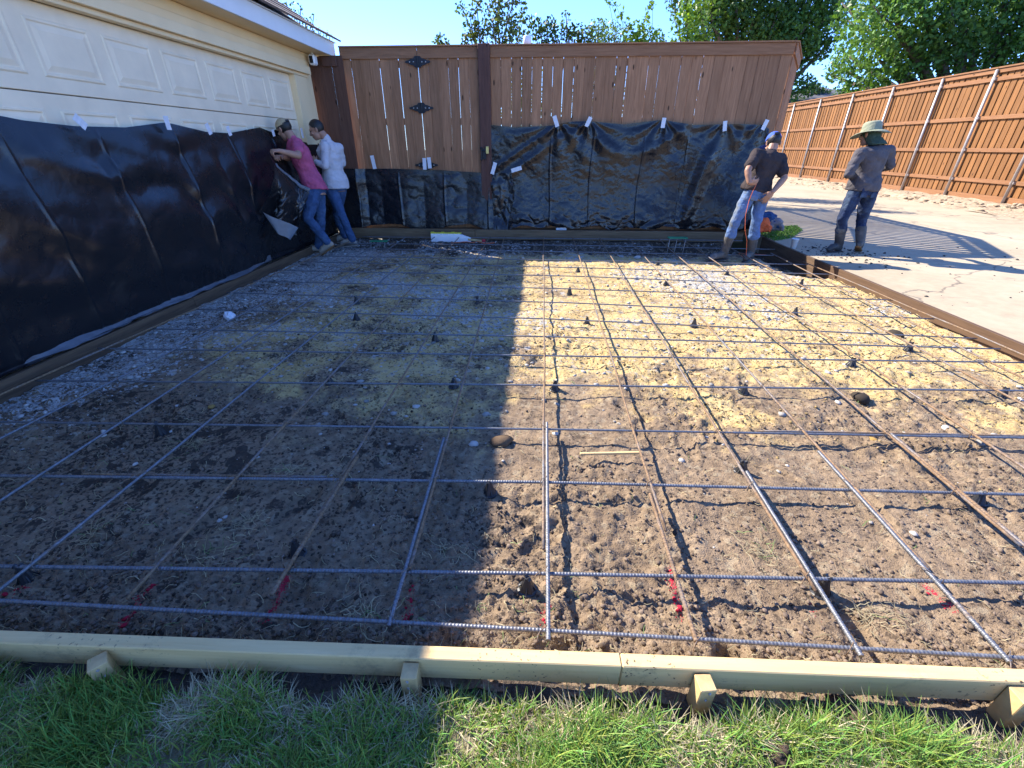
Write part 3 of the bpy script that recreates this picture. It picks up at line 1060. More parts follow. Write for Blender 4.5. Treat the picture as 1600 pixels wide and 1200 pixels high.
# small camera under the eave
p = atx(489, 93, -3.38)
sc_ = thing('security_camera', 'small white security camera hanging under the eave at the garage corner', 'security camera', p)
MB().tube([(0, 0.0, 0.13), (0, 0.0, 0.06)], 0.018, 10).ell((0, 0, 0.135), 0.045, 0.045, 0.018).build('mount', MAT['white_pl'], sc_, True)
body = MB().box(-0.045, 0.045, -0.06, 0.06, -0.07, 0.06).build('housing', MAT['white_pl'], sc_, bevel=0.018)
MB().box(-0.026, 0.026, -0.068, -0.0605, -0.05, 0.035).build('lens', MAT['iron'], sc_, bevel=0.006)

# ================================================================== BACK FENCE AND GATE
PW = 0.1500


def picket_mesh(name, mat, h, w_=PW, th=0.018):
    m = MB().box(-w_ / 2, w_ / 2, -th / 2, th / 2, 0, h)
    return m.mesh(name, mat, bevel=0.0025)


def pickets(parent, a, b, z0, h, mat, step=0.1565, name='picket', mesh=None, jit=0.002):
    """boards along a..b (local to parent)"""
    a, b = Vector(a), Vector(b)
    d = b - a
    n_ = int(round(d.length / step))
    me = mesh or picket_mesh(name, mat, h)
    for i in range(n_):
        o = put(name, me, parent)
        p = a + d * ((i + 0.5) / n_)
        o.location = (p.x, p.y + random.uniform(-jit, jit), z0 + random.uniform(-0.01, 0.01))
        o.scale = ((d.length / n_ - (0.052 if step > 0.17 and mesh is PM else random.choice((0.001, 0.002, 0.003, 0.004, 0.0055)))) / (0.1783 if mesh is not PM else PW), 1, 1)
        o.rotation_euler = (0, random.uniform(-0.0012, 0.0012), math.atan2(d.y, d.x))
    return me


TOP = 2.72
PM = picket_mesh('picket', MAT['picket'], TOP - 0.06 - 0.16)


def board(name, parent, x0, x1, y0, y1, z0, z1, mat, bevel=0.003, o=(0, 0, 0)):
    return MB().box(x0 - o[0], x1 - o[0], y0 - o[1], y1 - o[1], z0 - o[2], z1 - o[2]).build(name, mat, parent, bevel=bevel)


def section(name, label, cat, x0, x1, n_step, cap=True):
    t_ = thing(name, label, cat, ((x0 + x1) / 2, FENCE_Y, 0))
    o = t_.location
    pickets(t_, (x0 - o.x, 0, 0), (x1 - o.x, 0, 0), 0.16, 0, None, n_step, mesh=PM)
    board('kick_board', t_, x0, x1, FENCE_Y + 0.052, FENCE_Y + 0.075, 0.0, 0.30, MAT['form_back'], o=o)  # added behind the pickets to keep sun from leaking underneath
    for z in (0.42, 1.05, 1.75, 2.50):
        board('rail', t_, x0 + 0.01, x1 - 0.01, FENCE_Y + 0.012, FENCE_Y + 0.05, z - 0.045, z + 0.045, MAT['trim_x'], o=o)
    board('trim_board', t_, x0, x1, FENCE_Y - 0.032, FENCE_Y - 0.012, TOP - 0.16, TOP - 0.022, MAT['trim_x'], o=o)
    board('cap_board', t_, x0, x1, FENCE_Y - 0.05, FENCE_Y + 0.07, TOP - 0.020, TOP, MAT['trim_x'], o=o)
    return t_


s1 = section('board_fence', 'brown board fence panel beside the garage corner, left of the hinges', 'fence', -3.08, -1.905, 0.155)
gate = section('wooden_gate', 'brown board gate with black hinges, left of the thick post', 'gate', -1.900, -0.985, 0.155)
f1 = section('board_fence', 'long brown board fence above the tall black sheet, right of the post', 'fence', -0.805, 3.55, 0.1565)
o = f1.location
# it turns a corner on the right and runs away from the camera
C1, C2, C3 = Vector((3.56, FENCE_Y, 0)), Vector((4.30, 9.46, 0)), Vector((4.34, 12.6, 0))
for a, b in ((C1, C2), (C2, C3)):
    pickets(f1, a - o, b - o, 0.16, 0, None, 0.176, mesh=PM, name='picket')
    d = (b - a)
    ang = math.atan2(d.y, d.x)
    n_ = Vector((math.sin(ang), -math.cos(ang), 0))
    for z, w_, hh, off, nm in ((0.15, 0.02, 0.30, -0.062, 'kick_board'), (0.42, 0.038, 0.09, -0.03, 'rail'), (1.4, 0.038, 0.09, -0.03, 'rail'), (2.5, 0.038, 0.09, -0.03, 'rail'), (TOP - 0.09, 0.02, 0.138, 0.022, 'trim_board'), (TOP - 0.01, 0.12, 0.02, -0.01, 'cap_board')):  # kick board here is added too, blocking sun below the boards
        q = n_ * off + Vector((0, 0, z))
        MB().bar(a - o + q, b - o + q, w_, hh).build(nm, MAT['trim_x'], f1, bevel=0.003)

pt = thing('gate_post', 'thick dark reddish brown gate post between the gate and the long fence', 'post', (-0.895, FENCE_Y - 0.03, 0))
MB().box(-0.088, 0.088, -0.06, 0.06, 0.05, TOP + 0.005).build('post', MAT['post_red'], pt, bevel=0.006)
MB().box(-0.02, 0.02, -0.064, -0.0605, 0.05, TOP - 0.02).build('groove', MAT['post_red'], pt)

le = thing('board_fence', 'narrow strip of darker reddish boards between the garage corner and the fence', 'fence', (-3.375, 7.95, 0))
lm = picket_mesh('picket', MAT['picket_red'], 2.47, 0.1783)
pickets(le, (-0.36, 0, 0), (0.354, 0, 0), 0.12, 0, None, 0.1785, mesh=lm)
MB().box(0.06, 0.27, -0.05, -0.012, 2.46, 2.57).build('rail', MAT['picket_red'], le, bevel=0.003)

# hinges over the joint
gl = gate.location


def hinge(px, py, sc):
    p = at(px, py, FENCE_Y - 0.018) - gl
    prof = [(-0.27, 0.0), (-0.245, 0.022), (-0.20, 0.026), (-0.15, 0.05), (-0.09, 0.062), (-0.055, 0.098), (0.055, 0.098), (0.09, 0.062), (0.15, 0.05), (0.20, 0.026), (0.245, 0.022), (0.27, 0.0)]
    prof = [(x * sc, z * sc) for x, z in prof]
    prof = prof + [(x, -z) for x, z in prof[-2:0:-1]]
    k = len(prof)
    m = MB()
    m.add([(x, -0.021, z) for x, z in prof] + [(x, -0.015, z) for x, z in prof],
          [tuple(range(k))] + [(i, i + k, (i + 1) % k + k, (i + 1) % k) for i in range(k)])
    h_ = m.build('hinge', MAT['iron'], gate, loc=p)
    MB().tube([(0, -0.026, -0.1 * sc), (0, -0.026, 0.1 * sc)], 0.011, 10).build('knuckle', MAT['iron'], h_)
    for sx in (-0.17, -0.09, 0.09, 0.17):
        MB().ell((sx * sc, -0.022, 0), 0.010, 0.005, 0.010, nu=8, nv=5).build('bolt', MAT['galv'], h_)


hinge(653, 97, 0.72)
hinge(659, 169, 0.72)
hinge(667, 258, 0.72)
# ring latch at the post
p = at(757, 238, FENCE_Y - 0.06) - gl
la = MB().box(-0.03, 0.03, -0.05, -0.044, -0.10, 0.06).tube([(-0.06, -0.06, 0.02), (0.09, -0.06, 0.02)], 0.010, 8).build('latch', MAT['iron'], gate, loc=p)
MB().tube([(-0.045, -0.065, 0.05), (-0.045, -0.065, -0.09)], 0.010, 8).ell((-0.045, -0.065, 0.06), 0.018, 0.018, 0.022).ell((-0.045, -0.065, -0.10), 0.016, 0.016, 0.02).build('handle', MAT['iron'], la)
MB().box(0.03, 0.075, -0.075, -0.05, -0.02, 0.085).build('strike_plate', simple('brass', (0.5, 0.38, 0.14), 0.35, 0.1, metal=0.7), la, bevel=0.004)

# ================================================================== RIGHT FENCE (seen from its rail side)
FX = 11.42
rf = thing('boundary_fence', 'long orange stained board fence with steel posts beyond the concrete drive', 'fence', (FX, 18, 0))
o = rf.location
fm = picket_mesh('picket', MAT['fence_far'], 2.76, 0.138)
fm2 = picket_mesh('picket', MAT['fence_far'], 2.76, 0.10)
k = 0
y = 9.0
while y < 26.2:
    q = put('picket', fm, rf)
    q.location = (0.03 + random.uniform(-0.003, 0.003), y - o.y, 0.30)
    q.rotation_euler = (random.uniform(-0.003, 0.003), 0, math.pi / 2)
    q = put('picket', fm2, rf)
    q.location = (0.052, y + 0.09 - o.y, 0.30)
    q.rotation_euler = (random.uniform(-0.003, 0.003), 0, math.pi / 2)
    y += 0.18
    k += 1
PY = [10.55, 12.4, 14.2, 15.9, 17.9, 20.0, 22.15, 24.3, 26.2]
for i in range(len(PY) - 1):
    a, b = PY[i], PY[i + 1]
    for z in (0.62, 1.32, 2.05, 2.90):
        MB().box(-0.025, 0.018, a + 0.006 - o.y, b - 0.006 - o.y, z - 0.045, z + 0.045).build('rail', MAT['rail_far'], rf, bevel=0.003)
    MB().box(-0.02, 0.018, a + 0.006 - o.y, b - 0.006 - o.y, 0.10, 0.30).build('kick_board', MAT['rail_far'], rf, bevel=0.003)
    MB().box(-0.03, 0.018, a + 0.003 - o.y, b - 0.003 - o.y, 3.03, 3.12).build('trim_board', MAT['rail_far'], rf, bevel=0.003)
    MB().box(-0.06, 0.09, a + 0.002 - o.y, b - 0.002 - o.y, 3.125, 3.16).build('cap_board', MAT['rail_far'], rf, bevel=0.003)
for y in PY[:-1]:
    q = MB().tube([(-0.062, y - o.y, 0.05), (-0.062, y - o.y, 3.08)], 0.035, 10).ell((-0.062, y - o.y, 3.08), 0.04, 0.04, 0.03).build('post', MAT['galv'], rf, True)
    for z in (0.62, 1.32, 2.05, 2.90):
        MB().box(-0.075, -0.02, y - 0.05 - o.y, y + 0.05 - o.y, z - 0.03, z + 0.03).build('bracket', MAT['galv'], q, bevel=0.006)

# ================================================================== FORM BOARDS
TZ = 0.10


def plank(name, label, a, b, th, z0, z1, mat, group=None):
    """a, b: the two ends of the board's centre line on plan"""
    a, b = Vector((*a, 0)), Vector((*b, 0))
    d = b - a
    m = MB().box(-d.length / 2, d.length / 2, -th / 2, th / 2, 0, z1 - z0)
    me = m.mesh(name, mat, bevel=0.003)
    o_ = put(name, me)
    c_ = (a + b) / 2
    o_.location = (c_.x, c_.y, z0)
    o_.rotation_euler = (0, 0, math.atan2(d.y, d.x))
    return tag(o_, label, 'form board', group)


plank('form_board', 'pale new timber form board along the lawn, the left length', (-3.40, 0.676), (0.268, 0.7615), 0.040, 0.005, TZ, MAT['timber'], 'form boards round the slab')
plank('form_board', 'pale new timber form board along the lawn, the right length ending at the corner stake', (0.270, 0.7615), (3.62, 0.830), 0.040, 0.005, TZ - 0.001, MAT['timber'], 'form boards round the slab')

MAT['form_old_x'] = wood('weathered form timber x', (0.06, 0.038, 0.024), (0.14, 0.088, 0.052), axis=0, spread=0.1, knots=False)
MAT['form_brown_x'] = wood('brown form timber x', (0.07, 0.04, 0.023), (0.12, 0.072, 0.042), axis=0, spread=0.05, knots=False)
plank('form_board', 'dark weathered form board under the hem of the left black sheet, near length', (-3.375, 0.68), (-3.375, 4.0), 0.040, -0.06, TZ, MAT['form_old_x'], 'form boards round the slab')
plank('form_board', 'dark weathered form board beside the man in the pink shirt, far length', (-3.375, 4.004), (-3.365, 7.80), 0.040, -0.06, TZ + 0.004, MAT['form_old_x'], 'form boards round the slab')
plank('form_board', 'brown form board along the edge of the sunny concrete drive', (3.620, 0.80), (3.620, 6.02), 0.036, -0.06, TZ + 0.004, MAT['form_brown_x'], 'form boards round the slab')
plank('form_board', 'brown form board in the shade below the white cup', (3.622, 6.024), (3.640, 7.70), 0.036, -0.30, TZ + 0.002, MAT['form_old_x'], 'form boards round the slab')
plank('form_board', 'worn form board at the back below the gate sheet, left of the white block', (-3.34, 7.80), (-1.10, 7.80), 0.040, 0.0, 0.165, MAT['form_back'], 'form boards round the slab')
plank('form_board', 'worn form board at the back under the tall black sheet', (-1.095, 7.80), (3.35, 7.80), 0.040, 0.0, 0.160, MAT['form_back'], 'form boards round the slab')
for i, (px, py, rz, lab) in enumerate(((157, 1028, 0.75, 'timber stake turned cornerwise against the front board, leftmost of the four'), (641, 1046, 0.05, 'timber stake at the edge of the shadow, second from the left along the front board'),
                                       (1101, 1062, 0.12, 'timber stake against the front board in the sun, third from the left'), (1590, 1075, 0.05, 'pale timber stake at the right end of the front board'))):
    p = gz(px, py, 0.085)
    hw = 0.023
    yb = 0.676 + (p.x + 3.4) * 0.0224 - 0.0205 - (0.031 if i == 0 else hw)
    m = MB()
    vs_ = []
    for z, s_ in ((-0.25, 0.15), (-0.12, 1), (0.0, 1)):
        for sx, sy in ((-1, -1), (1, -1), (1, 1), (-1, 1)):
            vs_.append((sx * hw * s_, sy * hw * s_, z))
    m.add(vs_, [(3, 2, 1, 0)] + [(r_ * 4 + q, r_ * 4 + (q + 1) % 4, r_ * 4 + 4 + (q + 1) % 4, r_ * 4 + 4 + q) for r_ in (0, 1) for q in range(4)] + [(8, 9, 10, 11)])
    st = m.build('wooden_stake', MAT['timber_end'], bevel=0.002, loc=(p.x, yb, 0.088))
    st.rotation_euler = (random.uniform(-.03, .03), random.uniform(-.03, .03), rz)
    tag(st, lab, 'stake', 'stakes holding the front form board')
    for q in (-0.012, -0.045):
        MB().tube([(random.uniform(-.006, .006), -hw + 0.001, q), (0, -hw - 0.003, q)], 0.0035, 8).build('nail', MAT['galv'], st)

# ================================================================== REBAR MAT
def rod(name, pts, r_, mat, ribbed, parent=None):
    """a reinforcing bar along pts; ribs are real on the near ones"""
    pts = [Vector(p) for p in pts]
    P_, L_ = [], 0
    seg = [(pts[i + 1] - pts[i]).length for i in range(len(pts) - 1)]
    tot = sum(seg)

    def along(s_):
        for i_, l_ in enumerate(seg):
            if s_ <= l_ or i_ == len(seg) - 1:
                return pts[i_].lerp(pts[i_ + 1], min(1, s_ / l_))
            s_ -= l_
    st, rr_ = [], []
    if ribbed:
        n_ = int(tot / 0.0115)
        for i_ in range(n_):
            b_ = i_ * 0.0115
            st += [b_, b_ + 0.0055, b_ + 0.007, b_ + 0.010]
            rr_ += [r_ * 0.95, r_ * 0.95, r_ * 1.10, r_ * 1.10]
    else:
        n_ = max(2, int(tot / 0.12))
        st = [tot * i_ / n_ for i_ in range(n_ + 1)]
        rr_ = [r_] * len(st)
    P_ = [along(s_) for s_ in st]
    o_ = MB().tube(P_, rr_, 8 if ribbed else 7).build(name, mat, parent, smooth=True)
    return o_


ZT, ZL = 0.052, 0.0675
TR = [[(-3.28, .835), (-1.766, .852), (0.043, .858), (1.471, .857), (3.5, .86)],
      [(-3.2, .93), (-1.915, .990), (0.05, 1.077), (1.737, 1.140), (3.5, 1.19)],
      [(-3.25, 1.43), (-2.459, 1.462), (0.066, 1.568), (2.149, 1.612), (3.5, 1.62)],
      [(-3.28, 1.87), (-2.955, 1.884), (0.071, 1.996), (2.573, 2.074), (3.5, 2.09)],
      [(-3.28, 2.373), (0.055, 2.50), (3.053, 2.604), (3.5, 2.62)],
      [(-3.313, 2.882), (0.071, 2.944), (3.467, 3.05)],
      [(-3.263, 3.302), (0.074, 3.320), (3.494, 3.275)],
      [(-3.223, 3.823), (0.077, 3.735), (3.52, 3.50)],
      [(-3.26, 4.34), (-2.37, 4.305), (0.374, 4.210), (3.52, 3.95)],
      [(-3.25, 4.81), (-2.598, 4.781), (0.407, 4.700), (3.53, 4.48)],
      [(-3.25, 5.31), (-2.845, 5.294), (0.442, 5.210), (3.43, 4.93)],
      [(-3.2, 5.77), (0.471, 5.660), (3.50, 5.49)],
      [(-3.235, 6.108), (0.498, 6.054), (3.50, 6.01)],
      [(-3.15, 6.66), (0.534, 6.591), (3.3, 6.55)],
      [(-3.1, 7.03), (0.569, 7.10), (3.50, 6.97)],
      [(-3.0, 7.60), (0.075, 7.633), (3.3, 7.63)]]
LO = [(-3.262, 2.157, -3.02, 7.2, 1.0), (-2.765, 1.70, -2.45, 7.4, 0.88), (-2.268, 1.293, -2.22, 7.5, 0.90), (-1.80, 0.943, -1.74, 7.6, 0.87), (-1.345, 0.9, -1.34, 7.6, 0.885),
      (-0.88, 1.0, -0.83, 7.7, 0.92), (-0.43, 1.036, -0.58, 7.65, 0.836), (0.049, 1.065, 0.072, 7.72, 0.82), (0.527, 1.077, 0.556, 7.7, 0.843), (0.974, 1.104, 0.995, 7.7, 0.822),
      (1.424, 1.131, 1.468, 7.65, 0.83), (1.85, 1.286, 1.94, 7.6, 0.84), (2.298, 1.781, 2.325, 7.6, 0.85), (2.863, 2.402, 2.845, 7.5, 0.85), (3.19, 2.776, 3.28, 6.6, 0.9), (3.53, 3.142, 3.475, 6.1, 1.0)]


def wob(pts, k=0.004):
    out = []
    for i, (x, y, z) in enumerate(pts):
        out.append((x + random.gauss(0, k), y + random.gauss(0, k), z + random.gauss(0, 0.002)))
    return out


def t_y(i, x):
    q = TR[i]
    return float(np.interp(x, [p_[0] for p_ in q], [p_[1] for p_ in q]))


def l_x(j, y):
    a = LO[j]
    return a[0] + (y - a[1]) / (a[3] - a[1]) * (a[2] - a[0])


GB = 'reinforcing bars wired into a grid over the soil'
tbars = []
for i, q in enumerate(TR):
    pts = [(x, y, ZT) for x, y in q]
    if i >= 3:
        pts = wob(pts, 0.003)
    if i == 0:
        pts = [(x, y, ZT + 0.012) for x, y in q]
    b_ = rod('rebar', pts, 0.0070 if i < 3 else 0.0061, MAT['rebar_steel'], i < 3)
    which = 'nearest the pale front board' if i == 0 else ('farthest back by the back form' if i == 15 else ORD[i] + ' counted from the front board')
    tag(b_, 'steel grey crosswise rebar, ' + which, 'rebar', GB)
    tbars.append(b_)
    if i in (2, 3):      # lapped splice
        x0, x1 = ((-2.1, -0.95) if i == 2 else (1.2, 3.45))
        q2 = rod('rebar', [(x0, t_y(i, x0) + 0.017, ZT), (x1, t_y(i, x1) + 0.017, ZT)], 0.0068, MAT['rebar_rust'], i == 2)
        tag(q2, 'short rusty crosswise splice bar lying against the %s bar from the front' % ORD[i], 'rebar', GB)
for j, a in enumerate(LO):
    far = rod('rebar', wob([(l_x(j, y), y, ZL) for y in np.linspace(a[4] if j in (1, 2, 3, 4, 12, 13, 14, 15, 0) else 1.05 + 0.12 * ((j * 7) % 3), a[3], 9)], 0.004), 0.0064,
              MAT['rebar_rust'] if j not in (1, 2, 3) else MAT['rebar_steel'], False)
    lab = ORD[j] + ' from the left form'
    if j == 15:
        lab = 'running along the right form board'
    if j == 0:
        lab = 'running along the left form board'
    tag(far, ('rust brown' if j not in (1, 2, 3) else 'steel grey') + ' lengthwise rebar, ' + lab, 'rebar', GB)
    if 5 <= j <= 11:
        off = 0.017 if j % 2 else -0.017
        y1 = 1.5 + 0.18 * ((j * 5) % 4)
        y0 = a[4]
        nr = rod('rebar', [(l_x(j, y1) + off, y1, ZL), (l_x(j, y0) + off * 0.8, y0, ZL + 0.004)], 0.0074,
                 MAT['rebar_steel'] if j in (6, 7, 9, 10) else MAT['rebar_rust'], True)
        tag(nr, 'short near lengthwise rebar lapped beside the %s bar from the left' % ORD[j], 'rebar', GB)
# twisted tie wires on the near crossings: part of the crosswise bar they are wound on
for i in range(0, 6):
    for j in range(1, 15):
        x = l_x(j, TR[i][1][1])
        y = t_y(i, x)
        if abs(x) > 0.9 + y * 1.15 or y < LO[j][4] - 0.03:
            continue
        k = random.choice((-1, 1))
        pts = [(x - 0.014, y - 0.012 * k, ZT - 0.012), (x - 0.012, y - 0.012 * k, ZL + 0.009), (x + 0.012, y + 0.012 * k, ZL + 0.010), (x + 0.014, y + 0.013 * k, ZT - 0.010)]
        m = MB().tube(pts, 0.0016, 5)
        a_ = random.uniform(-0.8, 0.8)
        m.tube([(x - 0.012, y - 0.012 * k, ZL + 0.009), (x - 0.022 + 0.01 * a_, y - 0.030 * k, ZL + 0.016), (x - 0.026 + 0.02 * a_, y - 0.045 * k, ZL + 0.008)], 0.0016, 5)
        m.build('tie_wire', MAT['rebar_rust'], tbars[i], True)

# plastic cone chairs that hold the bars up
CH = [(463, 862), (40, 900), (823.8, 918), (765, 766), (250, 674), (1162, 613), (867, 606), (709, 604), (1330, 570), (680, 530), (746, 472), (557, 498), (557, 471), (517, 600), (890, 457), (762, 396),
      (903, 424), (917, 505), (1084, 508), (1041, 443), (1028, 413), (1136, 428), (1252, 444), (1242, 490), (922, 398), (1178, 413), (1527, 784), (1159, 735), (1566, 618), (1420, 545), (1286, 918)]
mc = MB()
prof = [(0.036, 0.0), (0.036, 0.004), (0.028, 0.007), (0.020, 0.030), (0.0115, 0.058), (0.0095, 0.066)]
o = 0
for r_, z in prof:
    for k in range(16):
        a = 2 * math.pi * k / 16
        lob = 1 + 0.14 * math.cos(4 * a) * (1 if z > 0.006 else 0)
        mc.v.append((r_ * lob * math.cos(a), r_ * lob * math.sin(a), z))
for i in range(len(prof) - 1):
    for k in range(16):
        a, b = i * 16 + k, i * 16 + (k + 1) % 16
        mc.f.append((a, b, b + 16, a + 16))
mc.f.append(tuple(range(16))[::-1])
mc.f.append(tuple((len(prof) - 1) * 16 + k for k in range(16)))
cone_me = mc.mesh('cone', MAT['black_pl'])
mc2 = MB().bar((-0.013, 0, 0.070), (-0.006, 0, 0.064), 0.012, 0.012).bar((0.013, 0, 0.070), (0.006, 0, 0.064), 0.012, 0.012)
cr_me = mc2.mesh('cradle', MAT['black_pl'])
mc3 = MB()
for k in range(4):
    a = math.pi / 4 + k * math.pi / 2
    mc3.bar((0.012 * math.cos(a), 0.012 * math.sin(a), 0.034), (0.031 * math.cos(a), 0.031 * math.sin(a), 0.006), 0.004, 0.004)
rib_me = mc3.mesh('rib', MAT['black_pl'])
seen = set()
for (px, py) in CH:
    p = gz(px, py, 0.0)
    z = soil_hf(p.x, p.y)
    # under the nearest bar
    i = min(range(16), key=lambda q: abs(t_y(q, p.x) - p.y))
    j = min(range(16), key=lambda q: abs(l_x(q, p.y) - p.x))
    lab = 'black plastic cone spacer under the %s crosswise bar, by the %s lengthwise bar' % (ORD[i], ORD[j])
    if lab in seen:
        lab = lab.replace('black plastic cone spacer', 'black plastic cone spacer a little farther back')
    seen.add(lab)
    ch = thing('rebar_chair', lab, 'rebar spacer', (p.x, p.y, z - 0.003), 'black cone spacers under the rebar', (0, 0, random.uniform(0, 3)))
    ch.scale = (1, 1, max(0.8, (ZT - z + 0.004) / 0.066))
    put('cone', cone_me, ch)
    put('cradle', cr_me, ch)
    put('rib', rib_me, ch)

# ================================================================== BLACK SHEETS
def crease(x, xc, w_=0.012):
    return np.exp(-((x - xc) / w_) ** 2)


def sheet(name, label, nu, nv, fn, group='black plastic sheets masking the walls', mat=None, parent=None):
    u, v = np.meshgrid(np.linspace(0, 1, nu), np.linspace(0, 1, nv))
    Vv = fn(u, v).reshape(-1, 3)
    o_ = put(name, mesh_np(name, Vv, grid_faces(nu, nv), mat or MAT['poly'], True), parent)
    if label:
        tag(o_, label, 'plastic sheet', group)
    return o_


# left: on the garage door, hem lying out on the form
LT = [atx(*p_, -3.47) for p_ in ((0, 180), (40, 188), (120, 197), (200, 199), (262, 191), (325, 206), (360, 208), (408, 199), (450, 216), (482, 223))]
LTy = [0.9, 2.2] + [p_.y for p_ in LT] + [7.6]
LTz = [1.55, 1.60] + [p_.z for p_ in LT] + [1.45]
LCR = [2.45, 3.03, 3.76, 4.56, 5.40, 6.3, 6.9]
TAPE_L = [(123, 190), (261, 192), (324, 202), (357, 204), (426, 207), (471, 205)]
tape_y = [atx(*p_, -3.46).y for p_ in TAPE_L]


def left_fn(u, v):
    y = 0.9 + 6.75 * u
    top = np.interp(y, LTy, LTz)
    bot = 0.115 + 0.01 * fbm(y * 3, y * 0, 2, 3)
    vv = np.clip(v / 0.955, 0, 1)
    z = top + (bot - top) * vv
    x = -3.50 + 0.012 + 0.085 * np.sin(np.pi * vv) ** 0.8 * (0.9 + 0.8 * fbm(y * 0.5, vv, 2, 2)) + 0.06 * vv
    sag = sum(np.exp(-np.abs(y - ty) / 0.35) for ty in tape_y)
    swag = np.sin((z * 0.8 + 0.33 * sag + 0.5 * fbm(y * 0.7, z * 1.2, 3, 8)) * 15)
    x += 0.030 * swag * smst(0.02, 0.2, vv) * smst(1.0, 0.7, vv) * (0.55 + 0.9 * fbm(y * 0.9, z * 1.5, 2, 12))
    x += 0.075 * fbm(y * 1.1 + 0.5 * z, z * 1.7, 3, 14) * smst(0, 0.15, vv)
    x += 0.012 * np.abs(fbm(y * 3.2 - z * 1.5, z * 4, 3, 17)) * smst(0.02, 0.2, vv)
    for i, yc in enumerate(LCR):
        yc2 = yc + 0.02 * np.sin(z * 3 + i) + 0.012 * fbm(z * 6, z * 0 + i, 2, 6)
        x += 0.016 * crease(y, yc2, 0.010) * smst(0, 0.08, vv) * (0.7 + 0.8 * fbm(z * 4, z * 0 + i, 2, 26))
    x += 0.03 * smst(0.75, 1.0, vv) * np.abs(fbm(y * 5, vv * 4, 3, 20))
    hem = smst(0.955, 1.0, v)
    x = np.maximum(x, -3.487)
    x = x * (1 - smst(0.93, 0.955, v)) + smst(0.93, 0.955, v) * (-3.425 + 0.0 * y)
    x = x + hem * (0.050 + 0.03 * fbm(y * 2.5, y * 0, 3, 5))
    z = z + hem * (0.0 + 0.008 * fbm(y * 9, v * 30, 2, 6)) + 0.004 * smst(.96, .97, v)
    return np.stack([x, y, z], -1)


LS = sheet('plastic_sheet', 'large sagging black plastic sheet taped over the lower half of the garage door', 620, 150, left_fn)


def hem_fn(u, v):
    y = 2.45 + 3.1 * u
    w_ = 0.075 * smst(0, 0.1, u) * smst(1.0, 0.75, u) * (0.8 + 0.7 * fbm(y * 2.2, y * 0, 3, 4))
    x = -3.425 + w_ * v * 1.15
    z = 0.135 + 0.05 * (1 - v) ** 2 + 0.012 * fbm(y * 8, v * 3, 3, 6) - 0.02 * v
    return np.stack([x, y, z], -1)


sheet('folded_hem', None, 160, 10, hem_fn, mat=MAT['poly_sheen'], parent=LS)

# the low sheet across the gate
def low_fn(u, v):
    x = -3.42 + 2.68 * u
    top = np.interp(x, [-3.4, -2.6, -1.7, -0.8], [1.085, 1.075, 1.06, 1.02]) + 0.012 * fbm(x * 2, x * 0, 2, 4)
    bot = np.interp(x, [-3.4, -2.4, -2.1, -1.2, -0.8], [0.16, 0.22, 0.14, 0.22, 0.12]) + 0.03 * fbm(x * 3, x * 0, 2, 9)
    z = top + (bot - top) * v
    y = 7.992 - 0.07 * smst(0.3, 1, v) - 0.025 * np.abs(np.sin(np.pi * (x + 3.4) / 0.72)) * smst(0, .3, v)
    y -= 0.035 * fbm(x * 1.6, z * 1.2, 3, 5) + 0.02 * np.abs(fbm(x * 4, z * 6, 3, 7)) * smst(0, .1, v)
    for i, xc in enumerate((-3.05, -2.36, -1.60, -0.86)):
        y -= 0.022 * crease(x, xc + 0.012 * np.sin(z * 4 + i), 0.011) * smst(0.02, 0.2, v)
    y = np.minimum(y, 8.005) - 0.11 * smst(-2.93, -3.06, x)
    return np.stack([x, y, z], -1)


sheet('plastic_sheet', 'low black plastic sheet taped across the bottom of the gate', 240, 70, low_fn)

RTX = [-0.83, -0.45, 0.12, 0.45, 0.71, 1.25, 1.83, 2.3, 2.75, 3.05, 3.33, 3.52]
RTZ = [1.70, 1.665, 1.685, 1.74, 1.745, 1.70, 1.76, 1.69, 1.70, 1.70, 1.69, 1.60]
TAPE_R = [(870, 190), (920, 190), (1037, 192), (1132, 197), (1195, 194)]
TRX = [at(*p_, 7.97).x for p_ in TAPE_R]


